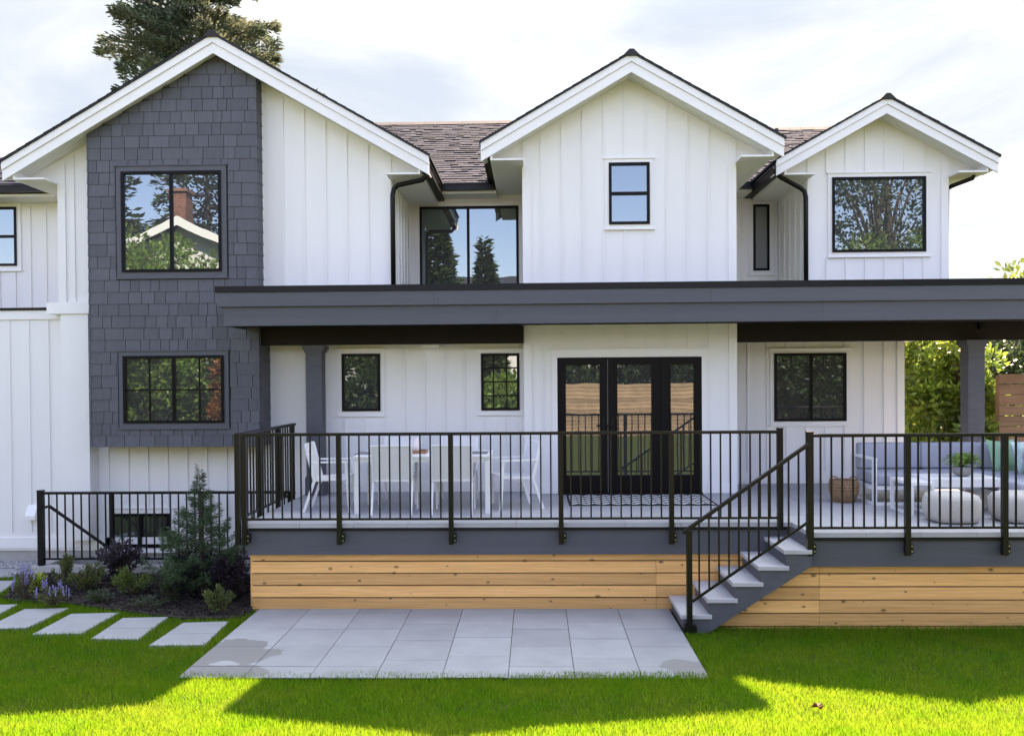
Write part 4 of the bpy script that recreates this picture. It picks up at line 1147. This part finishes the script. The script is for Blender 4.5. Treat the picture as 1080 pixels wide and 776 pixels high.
conifer('spruce_sapling', 'young spruce rising in front of the stairwell railing', x, y, 0, WZ(500, y, 212), .62, 'spruce', nwh=13, per=8, nl=.055, ltw=340, cat='spruce', hmin=.12, topi=1.45, aspect=.13, droop=.42, rnd=.28, twig=.42, trunk_r=.018)

# clumpy crown tree
def crown_tree(name, label, x, y, h, r, m_, ncl=60, nleaf=20000, ls=.12, cat='tree', group=None, z0=.15, clr=.22, tr_r=None, rz=None, z=0, aspect=.5):
    t = thing(name, label, cat, (x, y, z), group)
    tr = MB(); tr_r = tr_r or h*.02; top = h*.85
    tr.tube(bez((x, y, z), (x+.05*h, y, z+h*.4), (x, y, z+top), 6), [tr_r*(1-.15*k) for k in range(6)], 8)
    rz = rz or (h*(1-z0))/2; cz = h-rz
    C_ = []
    for i in range(ncl):
        while True:
            p = np.array([random.uniform(-1, 1) for _ in range(3)]); q = np.linalg.norm(p)
            if .35 < q < 1: break
        p = p*np.array([r, r, rz])*random.uniform(.85, 1.05)+np.array([x, y, z+cz])
        C_.append(p)
        if i % 3 == 0: tr.tube(bez((x, y, max(z+.1, p[2]-rz*.7)), (x+(p[0]-x)*.4, y+(p[1]-y)*.4, p[2]-rz*.15), tuple(p), 4), [tr_r*.35*(1-.28*k) for k in range(4)], 5)
    tr.build('trunk', 'bark', t)
    C_ = np.array(C_); ci = rng.integers(0, ncl, nleaf); sc = r*clr*(.6+.8*rng.random(ncl))
    off = rng.normal(size=(nleaf, 3)); off /= np.linalg.norm(off, axis=1, keepdims=True); off *= (rng.random((nleaf, 1))**.45)
    P = C_[ci]+off*sc[ci][:, None]*np.array([1.15, 1.15, .8])
    P[:, 2] = np.maximum(P[:, 2], z+.05)
    finish(leaves_mesh('foliage', P-np.array([x, y, z]), ls, aspect, dirs=off+np.array([0, 0, .2])), 'crown', m_, t)
    return t
random.seed(21); rng = np.random.default_rng(21)
# tall conifer behind the house
yt = 27.0; xt = WX(213, yt, 30)
conifer('tall_conifer', 'tall loose conifer rising behind the left gable', xt, yt, 0, 17.8, 3.0, 'conifer_tall', nwh=27, per=8, nl=.15, ltw=760, hmin=.60, gaps=.36, droop=.12, topi=.62, aspect=.34, trunk_r=.25, twig=.5, rnd=.3)

# right side: laurels seen under the porch roof
g2 = 'laurels beyond the porch'
crown_tree('laurel', 'tall sunlit laurel bush at the house corner seen under the porch roof', WX(975, 16.2, 420), 16.2, 4.0, .95, 'laurel', 46, 8200, .13, 'laurel', g2, z0=.0, clr=.36)
crown_tree('laurel', 'bright leaved laurel bush just left of the right porch post', WX(1008, 15.2, 420), 15.2, 3.75, .75, 'laurel', 40, 6600, .13, 'laurel', g2, z0=.0, clr=.36)
crown_tree('laurel', 'dark laurel bush half hidden behind the sunlit laurels', WX(990, 18, 430), 18.0, 3.8, 1.3, 'leaf_dark', 40, 5000, .17, 'laurel', g2, z0=.0, clr=.4)
crown_tree('hedge_tree', 'dark evergreen above the brown fence at the right edge', WX(1078, 17, 400), 17.0, 4.0, 1.7, 'leaf_dark', 60, 11000, .13, 'tree', 'trees beyond the right end', z0=.05, clr=.34)
crown_tree('hedge_tree', 'leafy tree whose tip shows above the porch roof edge', WX(1100, 19.5, 300), 19.5, WZ(287, 19.5, 1080)+.2, 1.35, 'leaf_mid', 50, 6000, .16, 'tree', 'trees beyond the right end', z0=.1, clr=.3)
# brown fence
fx = WX(1054, 14.2, 430)
fen = thing('board_fence', 'weathered brown horizontal board fence beyond the porch post', 'fence', (fx+1.5, 14.2, 0))
ztf = WZ(394.5, 14.2, 1070); m = MB(); z = ztf
while z > .1: m.box(fx, fx+5, 14.2, 14.225, z-.157, z); z -= .172
m.build('board', 'old_cedar', fen)
for k in range(4): MB().box(fx+k*1.6, fx+k*1.6+.09, 14.226, 14.32, 0, ztf-.02).build('fence_post', 'old_cedar', fen)

# ------------------------------------------------------------------ the garden behind the viewer (seen in the window reflections)
bf = thing('garden_fence', 'long pale cedar fence behind the viewer mirrored in the porch doors', 'fence', (0, -11, 0))
m = MB(); z = 2.5
while z > .05: m.box(-.4, 12, -11.02, -11.0, z-.14, z); z -= .155
m.build('board', 'pale_fence', bf)
for k in range(6): MB().box(-.35+k*2.4, -.25+k*2.4, -11.12, -11.022, 0, 2.5).build('fence_post', 'cedar', bf)
rg = 'trees round the garden behind the viewer'
spec = [  # x, y, h, r, kind
 (-22, -11.5, 9.0, 3.0, 'leaf_mid'), (-16.0, -10.6, 9.4, 3.2, 'laurel'), (-18.6, -12.5, 9.2, 2.6, 'leaf_mid'), (-7.2, -11, 5.4, 1.9, 'leaf_dark'),
 (-1.6, -11.5, 2.7, 1.6, 'laurel'), (2.2, -14, 6.6, 2.4, 'leaf_dark'), (6.6, -14, 7.0, 2.8, 'leaf_dark'), (12.4, -11, 6.4, 2.6, 'leaf_dark'), (17, -15.5, 17.5, 5.0, 'leaf_dark'), (15.8, -12, 10.2, 2.4, 'laurel'), (22.5, -12, 10.0, 3.2, 'leaf_mid'), (-11.9, -8.2, 3.8, .4, 'leaf_orange'), (-12.9, -9.9, 7.3, 2.1, 'laurel')]
names_ = ['broad mid green tree at the far left behind the viewer', 'round laurel before the neighbour house behind the viewer', 'bushy green tree left of the neighbour house', 'dark bushy tree behind the viewer, mirrored beside the porch post',
 'sunlit laurel at the left end of the garden fence', 'dark tree rising over the left half of the garden fence', 'dark tree rising over the right half of the garden fence', 'dark tree mirrored in the wide porch window', 'tall dark tree mirrored in the right gable window', 'sunlit laurel in front of the tall dark tree behind the viewer', 'mid green tree at the far right behind the viewer', 'slim orange leaved shrub behind the viewer', 'laurel beside the round one, mirrored low in the upper bay window']
for (x, y, h, r, k), lb in zip(spec, names_):
    crown_tree('garden_tree', lb, x, y, h, r, k, 90, int(5200*r*(.5 if r > 4 else 1)), .24, 'tree', rg, z0=.04, clr=.27)
for (x, y, h, r), lb in zip(((-24, -22, 21, 4.5), (-19.5, -26, 24, 4.8), (-5.6, -20, 13.2, 2.4), (-3.0, -24, 10.9, 1.5), (26, -20, 20, 4.8)),
    ('huge dark conifer left of the chimney behind the viewer', 'dark conifer behind the brick chimney', 'conifer mirrored in the recessed window', 'small distant conifer mirrored in the recessed window', 'big conifer at far right behind the viewer')):
    conifer('garden_conifer', lb, x, y, 0, h, r, 'needle_dark', nwh=22, per=8, nl=.5, ltw=110, cat='tree', group=rg, hmin=.1, aspect=.3, droop=-.15, trunk_r=.25)
nb_ = thing('neighbour_house', 'white neighbour house with brick chimney behind the viewer', 'house', (-12, -17, 0))
HX, HZ = -7.0, 1.2
m = MB(); m.prism([(-14.6+HX, 0), (-4.8+HX, 0), (-4.8+HX, 6.6+HZ), (-9.7+HX, 8.9+HZ), (-14.6+HX, 6.6+HZ)][::-1], -16.0, -23); m.build('wall', 'house_white', nb_)
for s_ in (-1, 1):
    m = MB(); c_ = -9.7+HX; e = c_+s_*5.5; sl_ = .47
    P = [(c_, 9.0+HZ), (e, 9.0+HZ-5.5*sl_), (e, 9.25+HZ-5.5*sl_), (c_, 9.25+HZ)]
    m.prism(P, -15.4, -23.5); m.build('roof', 'roof_shingle', nb_)
    m = MB(); P = [(c_, 8.85+HZ), (e, 8.85+HZ-5.5*sl_), (e, 9.24+HZ-5.5*sl_), (c_, 9.24+HZ)]; m.prism(P, -15.36, -15.42); m.build('rake_board', 'white_trim', nb_)
m = MB()
for r_ in range(46):
    z = 7.8+r_*.09; x = -17.7-(r_ % 2)*.1
    while x < -16.9: m.box(max(x, -17.7), min(x+.2, -16.9), -17.0, -17.9, z, z+.08); x += .21
m.box(-17.78, -16.82, -16.92, -17.98, 11.94, 12.08)
m.build('chimney', 'brick', nb_)
sh = thing('low_house', 'low grey roofed house behind the viewer mirrored in recessed window', 'house', (-2, -28, 0))
MB().box(-9, 2, -26, -34, 0, 7.3).build('wall', 'house_white', sh)
MB().prism_x([(-25.3, 7.2), (-30, 9.7), (-34.7, 7.2)], -9.6, 2.6).build('roof', 'roof_shingle', sh)

# ------------------------------------------------------------------ furniture: dining
def dining_chair():
    t = thing('dining_chair', 'x', 'chair', (0, 0, ZD), 'white dining chairs round the table')
    hw = .245
    def B(): return MB()
    # origin: centre of seat on floor, facing +Y (back at -Y)
    for s_ in (-1, 1):
        B().bar((s_*hw, .24, 0), (s_*hw, .20, .62), .022, .035, (0, 1, 0)).build('leg', 'white_alu', t, local=True)
        B().bar((s_*hw, -.34, 0), (s_*hw, -.20, .40), .022, .035, (0, 1, 0)).bar((s_*hw, -.20, .40), (s_*hw, -.31, .86), .022, .035, (0, 1, 0)).build('leg', 'white_alu', t, local=True)
        B().bar((s_*hw, -.26, .635), (s_*hw, .24, .635), .038, .02).build('armrest', 'white_alu', t, local=True)
        B().bar((s_*(hw-.01), -.20, .405), (s_*(hw-.01), .22, .425), .022, .03).build('seat_rail', 'white_alu', t, local=True)
    q = MB(); n = 8
    for i in range(n):
        a = i/n; b = (i+1)/n
        ya_, yb_ = -.2+.42*a, -.2+.42*b; za = .425-.02*math.sin(a*math.pi)+.012*a; zb_ = .425-.02*math.sin(b*math.pi)+.012*b
        q.hexa([(-hw+.012, ya_, za-.006), (hw-.012, ya_, za-.006), (hw-.012, yb_, zb_-.006), (-hw+.012, yb_, zb_-.006), (-hw+.012, ya_, za), (hw-.012, ya_, za), (hw-.012, yb_, zb_), (-hw+.012, yb_, zb_)])
    q.build('seat', 'sling', t, local=True)
    B().hexa([(-hw+.012, -.214, .43), (hw-.012, -.214, .43), (hw-.012, -.206, .43), (-hw+.012, -.206, .43), (-hw+.012, -.315, .855), (hw-.012, -.315, .855), (hw-.012, -.305, .855), (-hw+.012, -.305, .855)]).build('backrest', 'sling', t, local=True)
    B().bar((-hw, -.31, .86), (hw, -.31, .86), .02, .02).build('back_frame', 'white_alu', t, local=True)
    B().bar((-hw+.01, -.208, .42), (hw-.01, -.208, .42), .02, .024).build('cross_bar', 'white_alu', t, local=True)
    return t
ch = dining_chair()
tx = (WX(374, 10.65, 510)+WX(517, 10.65, 510))/2; tw_ = (WX(517, 10.65, 510)-WX(374, 10.65, 510))
tY0, tY1 = 10.62, 11.55
spots = [(WX(412.5, 10.5, 500), 10.83, 0, 'white dining chair with its back to the railing, left one of the front pair'),
         (WX(476, 10.5, 500), 10.83, 0, 'white dining chair with its back to the railing, right one of the front pair'),
         (WX(424, 11.9, 470), 11.70, math.pi, 'white dining chair on the house side of the table, below the single dark window'),
         (WX(484, 11.9, 470), 11.70, math.pi, 'white dining chair on the house side of the table, nearer the door'),
         (WX(352, 11.05, 500), 11.05, -math.pi/2+.05, 'white dining chair at the table end beside the grey post'),
         (WX(540, 11.15, 500), 11.15, math.pi/2+.35, 'white dining chair turned slightly at the table end nearest the door')]
for i, (x, y, r_, lb) in enumerate(spots):
    if i == 0: ch.location = (x, y, ZD); ch.rotation_euler.z = r_; ch['label'] = lb
    else: dup(ch, (x, y, ZD), r_, lb)
tb = thing('dining_table', 'white rectangular dining table between the six dining chairs', 'table', (tx, 11.08, ZD))
m = MB(); ns_ = 12
for i in range(ns_):
    a = tx-tw_/2-.01+(tw_+.02)*i/ns_; m.box(a+.003, a+(tw_+.02)/ns_-.003, tY0, tY1, ZD+.70, ZD+.722)
m.build('tabletop', 'white_alu', tb)
m = MB(); m.box(tx-tw_/2, tx+tw_/2, tY0+.02, tY0+.05, ZD+.645, ZD+.698); m.box(tx-tw_/2, tx+tw_/2, tY1-.05, tY1-.02, ZD+.645, ZD+.698); m.box(tx-tw_/2, tx-tw_/2+.03, tY0+.05, tY1-.05, ZD+.645, ZD+.698); m.box(tx+tw_/2-.03, tx+tw_/2, tY0+.05, tY1-.05, ZD+.645, ZD+.698); m.build('apron', 'white_alu', tb)
for sx in (-1, 1):
    for yy_ in (tY0+.045, tY1-.045):
        xx = tx+sx*(tw_/2-.03); MB().box(xx-.032, xx+.032, yy_-.03, yy_+.03, ZD+.001, ZD+.644).build('leg', 'white_alu', tb)
zt_ = ZD+.722
m = MB(); cxx = WX(436, 11.05, 480); m.box(cxx-.17, cxx+.17, 10.95, 11.2, zt_+.001, zt_+.016); m.box(cxx-.17, cxx+.17, 10.95, 10.965, zt_+.016, zt_+.04); m.box(cxx-.17, cxx+.17, 11.185, 11.2, zt_+.016, zt_+.04); m.box(cxx-.17, cxx-.155, 10.965, 11.185, zt_+.016, zt_+.04); m.box(cxx+.155, cxx+.17, 10.965, 11.185, zt_+.016, zt_+.04)
tag(m.build('serving_tray', 'wood_tray'), 'brown wooden tray in the middle of the dining table', 'tray')
tag(MB().lathe([(.045, 0), (.06, .03), (.055, .09), (.03, .14), (.032, .17)], (cxx+.04, 11.07, zt_+.017), 20).build('vase', 'frosted', smooth=True), 'pale frosted vase standing on the wooden tray', 'vase')
tag(MB().lathe([(.03, 0), (.05, .02), (.052, .07), (.045, .10)], (cxx-.08, 11.09, zt_+.017), 20).build('candle_jar', 'frosted', smooth=True), 'short pale candle jar beside the vase on the tray', 'jar')
for px_, lb, yy_ in ((388, 'grey placemat at the post end of the dining table', 11.05), (503, 'grey placemat at the door end of the dining table', 11.05)):
    x = WX(px_, yy_, 480); m = MB()
    for k in range(14): m.box(x-.14, x+.14, yy_-.2+k*.029, yy_-.2+k*.029+.025, zt_+.001, zt_+.006)
    tag(m.build('placemat', 'placemat'), lb, 'placemat', 'placemats on the dining table')

# door mat
mx0, mx1 = WX(599, 11.65, 530), WX(751, 11.65, 530); my0 = WG(600, 533.5, ZD)[1]; my1 = WG(600, 521.5, ZD)[1]
dm = thing('door_mat', 'black and white zigzag patterned mat in front of the glazed doors', 'mat', ((mx0+mx1)/2, (my0+my1)/2, ZD))
MB().box(mx0, mx1, my0, my1, ZD+.002, ZD+.010).build('rug', 'mat_black', dm)
m = MB(); cw = .105; nxr = int((mx1-mx0-.05)/cw); nyr = 5; chh = (my1-my0-.05)/(nyr+.6)
for i in range(nxr):
    for j in range(nyr):
        x = mx0+.025+i*cw; y = my0+.025+j*chh; up_ = i % 2 == 0
        ya_, yb_ = (y, y+chh*.6) if up_ else (y+chh*.6, y)
        m.add([(x+.004, ya_, ZD+.0125), (x+cw-.004, yb_, ZD+.0125), (x+cw-.004, yb_+chh*.56, ZD+.0125), (x+.004, ya_+chh*.56, ZD+.0125)], [(0, 1, 2, 3)])
m.build('stripe', 'mat_white', dm)

# basket
bx_, by_ = WG(890, 529, ZD)
bk = thing('wicker_basket', 'round brown wicker basket on the deck beside the sofa', 'basket', (bx_, by_, ZD))
m = MB(); R_ = .16
for k in range(28):
    a = k*6.283/28; f_ = lambda z_: R_*(.82+.35*math.sin(min(1, z_/.33)*2.6))
    m.tube([(bx_+f_(z_)*math.cos(a+z_*1.5), by_+f_(z_)*math.sin(a+z_*1.5), ZD+.005+z_) for z_ in (0, .07, .14, .21, .28)], .007, 5)
    m.tube([(bx_+f_(z_)*math.cos(a-z_*1.5), by_+f_(z_)*math.sin(a-z_*1.5), ZD+.005+z_) for z_ in (0, .07, .14, .21, .28)], .007, 5)
for z_ in np.arange(0, .285, .02):
    rr = R_*(.82+.35*math.sin(min(1, z_/.33)*2.6)); m.tube([(bx_+rr*math.cos(a), by_+rr*math.sin(a), ZD+.008+z_) for a in np.linspace(0, 6.283, 25)], .009, 5)
m.build('body', 'wicker', bk)
for s_ in (-1, 1): MB().tube([(bx_+s_*R_*.8+.06*math.cos(a), by_, ZD+.28+.06*math.sin(a)) for a in np.linspace(0, 3.14, 9)], .010, 6).build('handle', 'wicker', bk)
MB().lathe([(R_*.7, .004), (R_*1.0, .12), (R_*.9, .2)], (bx_, by_, ZD), 20).build('lining', 'wicker', bk)

# ------------------------------------------------------------------ lounge
def cushion(x0, x1, y0, y1, z0, z1, nm, m_, parent, label=None, bev=.035):
    o = MB().box(x0, x1, y0, y1, z0, z1).build(nm, m_, parent, label)
    b = o.modifiers.new('bevel', 'BEVEL'); b.width = bev; b.segments = 4
    o.data.shade_smooth(); return o
sx0 = WX(921, 11.24, 500); sy0, sy1 = 11.24, 12.05; sx1 = 7.6
sofa = thing('corner_sofa', 'white framed corner sofa with lavender grey cushions under the porch', 'sofa', (5.8, 11.6, ZD))
m = MB()
# base frame
m.box(sx0+.051, sx1, sy0+.002, sy0+.05, ZD+.20, ZD+.248); m.box(sx0+.051, sx1, sy1-.05, sy1-.002, ZD+.20, ZD+.248); m.box(sx0+.052, sx1, sy0+.05, sy1-.05, ZD+.21, ZD+.245)
m.box(sx0+.051, sx0+2.6, sy0+.003, sy0+.04, ZD+.001, ZD+.035)
m.box(sx0+.06, sx1, sy1-.04, sy1, ZD+.25, ZD+.52)
m.build('base_frame', 'white_alu', sofa)
m = MB(); m.box(sx0, sx0+.05, sy0, sy0+.05, ZD, ZD+.58); m.box(sx0, sx0+.05, sy1-.05, sy1, ZD, ZD+.60); m.box(sx0-.002, sx0+.052, sy0-.002, sy1-.051, ZD+.58, ZD+.61); m.box(sx0+.001, sx0+.049, sy0+.05, sy1-.05, ZD+.0, ZD+.03)
m.box(sx0+.001, sx0+.049, sy0+.05, sy1-.05, ZD+.2, ZD+.25)
m.build('arm_frame', 'white_alu', sofa)
for i, (a, b) in enumerate(((sx0+.055, sx0+.88), (sx0+.885, sx0+1.70), (sx0+1.705, sx0+2.5))):
    cushion(a, b, sy0+.0, sy1-.05, ZD+.25, ZD+.405, 'seat_cushion', 'cushion', sofa)
    cushion(a, b, sy1-.22, sy1-.02, ZD+.41, ZD+.76, 'back_cushion', 'cushion', sofa)
cx0 = WX(1037, 11.0, 500)
cushion(cx0, cx0+.8, 10.15, sy0-.01, ZD+.25, ZD+.405, 'seat_cushion', 'cushion', sofa, 'seat cushion on the projecting end')
cushion(cx0+.62, cx0+.82, 10.15, sy0-.01, ZD+.41, ZD+.76, 'back_cushion', 'cushion', sofa, 'back cushion on the projecting end')
m = MB(); m.box(cx0, cx0+.82, 10.12, sy0-.01, ZD+.18, ZD+.245)
for yy_ in (10.13, 11.0): m.box(cx0+.0, cx0+.05, yy_, yy_+.05, ZD, ZD+.18); m.box(cx0+.77, cx0+.82, yy_, yy_+.05, ZD, ZD+.18)
m.build('chaise_frame', 'white_alu', sofa)
def pillow(name, label, x, y, z, s, m_, rx, rz):
    me_v = []; f_ = []; n = 11
    for side in (-1, 1):
        for i in range(n):
            for j in range(n):
                u, v = i/(n-1)*2-1, j/(n-1)*2-1
                th = .07*((1-u**4)*(1-v**4))**.6*side
                pin = 1-.07*(abs(u)**2*abs(v)**2)*-1-.06*(1-abs(u*v))
                me_v.append((u*s/2*pin, th, v*s/2*pin))
    for k in range(2):
        for i in range(n-1):
            for j in range(n-1):
                a = k*n*n+i*n+j; q = (a, a+n, a+n+1, a+1); f_.append(q if k == 0 else q[::-1])
    R_ = Matrix.Rotation(rz, 3, 'Z') @ Matrix.Rotation(rx, 3, 'X')
    o = MB().add([R_ @ Vector(v)+Vector((x, y, z)) for v in me_v], f_).build(name, m_, smooth=True)
    tag(o, label, 'pillow'); return o
pillow('throw_pillow', 'plain green throw pillow leaning in the sofa corner', WX(1059, 11.6, 480)+.0, 11.62, ZD+.60, .42, 'green_cloth', -.3, .25)
pillow('throw_pillow', 'pale patterned throw pillow at the right edge of the sofa', WX(1082, 11.3, 480), 11.35, ZD+.60, .42, 'pale_cloth', -.25, .6)
def low_table(nm, lb, x0, x1, y0, y1, h, base=True):
    t = thing(nm, lb, 'table', ((x0+x1)/2, (y0+y1)/2, ZD)); 
    MB().box(x0, x1, y0, y1, ZD+h-.035, ZD+h).build('tabletop', 'white_alu', t)
    for sx, sy in ((x0, y0), (x1-.04, y0), (x0, y1-.04), (x1-.04, y1-.04)): MB().box(sx, sx+.04, sy, sy+.04, ZD+.001, ZD+h-.036).build('leg', 'white_alu', t)
    m_ = MB()
    if base:
        for sx in (x0, x1-.04): m_.box(sx+.001, sx+.039, y0+.04, y1-.04, ZD+.002, ZD+.035)
    else: m_.box(x0+.04, x1-.04, y0+.001, y0+.039, ZD+h-.10, ZD+h-.036)
    m_.build('stretcher', 'white_alu', t)
low_table('coffee_table', 'large white coffee table carrying the potted fern', WX(978, 10.55, 510), WX(1054, 10.55, 510), 10.45, 11.05, .43, False)
low_table('side_table', 'smaller white nesting table tucked beside the large coffee table', WX(951, 10.6, 510), WX(976, 10.6, 510), 10.35, 10.95, .40)
px_, py_ = WX(1015, 10.75, 500), 10.75
pt = thing('potted_fern', 'green fern in a round grey stone pot on the coffee table', 'plant', (px_, py_, ZD+.43))
MB().lathe([(.05, .001), (.10, .03), (.12, .08), (.11, .12), (.09, .12), (.085, .09)], (px_, py_, ZD+.43), 24).build('pot', 'stone_pot', pt, smooth=True)
P = []; D = []
st = MB()
for k in range(42):
    a = random.uniform(0, 6.283); rr = random.uniform(.08, .24); hh = random.uniform(.08, .22)
    B_ = bez((px_, py_, ZD+.54), (px_+rr*.5*math.cos(a), py_+rr*.5*math.sin(a), ZD+.54+hh*1.2), (px_+rr*math.cos(a), py_+rr*math.sin(a), ZD+.52+hh*.6), 6)
    st.tube(B_, .002, 4)
    for q in B_[1:]:
        for s_ in (-1, 1):
            for _ in range(2):
                P.append(tuple(q+Vector((random.gauss(0, .008),)*3))); D.append((-math.sin(a)*s_, math.cos(a)*s_, .1))
st.build('stem', 'leaf_mid', pt)
finish(leaves_mesh('foliage', np.array(P)-np.array([px_, py_, ZD+.43]), .055, .3, dirs=np.array(D)), 'foliage', 'fern', pt) if False else None
mat('fern', (.12, .24, .05), .5, island=.3, transl=.35)
finish(leaves_mesh('foliage', np.array(P)-np.array([px_, py_, ZD+.43]), .055, .3, dirs=np.array(D)), 'foliage', 'fern', pt)
def pouf(x, y, lb):
    prof = [(.17, .0), (.245, .02), (.275, .08), (.285, .17), (.275, .26), (.25, .31), (.18, .335), (.02, .34)]
    tag(MB().lathe(prof, (x, y, ZD), 40, sq=3.2).build('pouf', 'pouf', smooth=True), lb, 'pouf', 'beige poufs by the railing')
pouf(WX(1000.5, 10.05, 535), 9.98, 'beige knitted pouf in front of the coffee table')
pouf(WX(1071, 10.05, 535), 9.98, 'beige knitted pouf cut by the right picture edge')
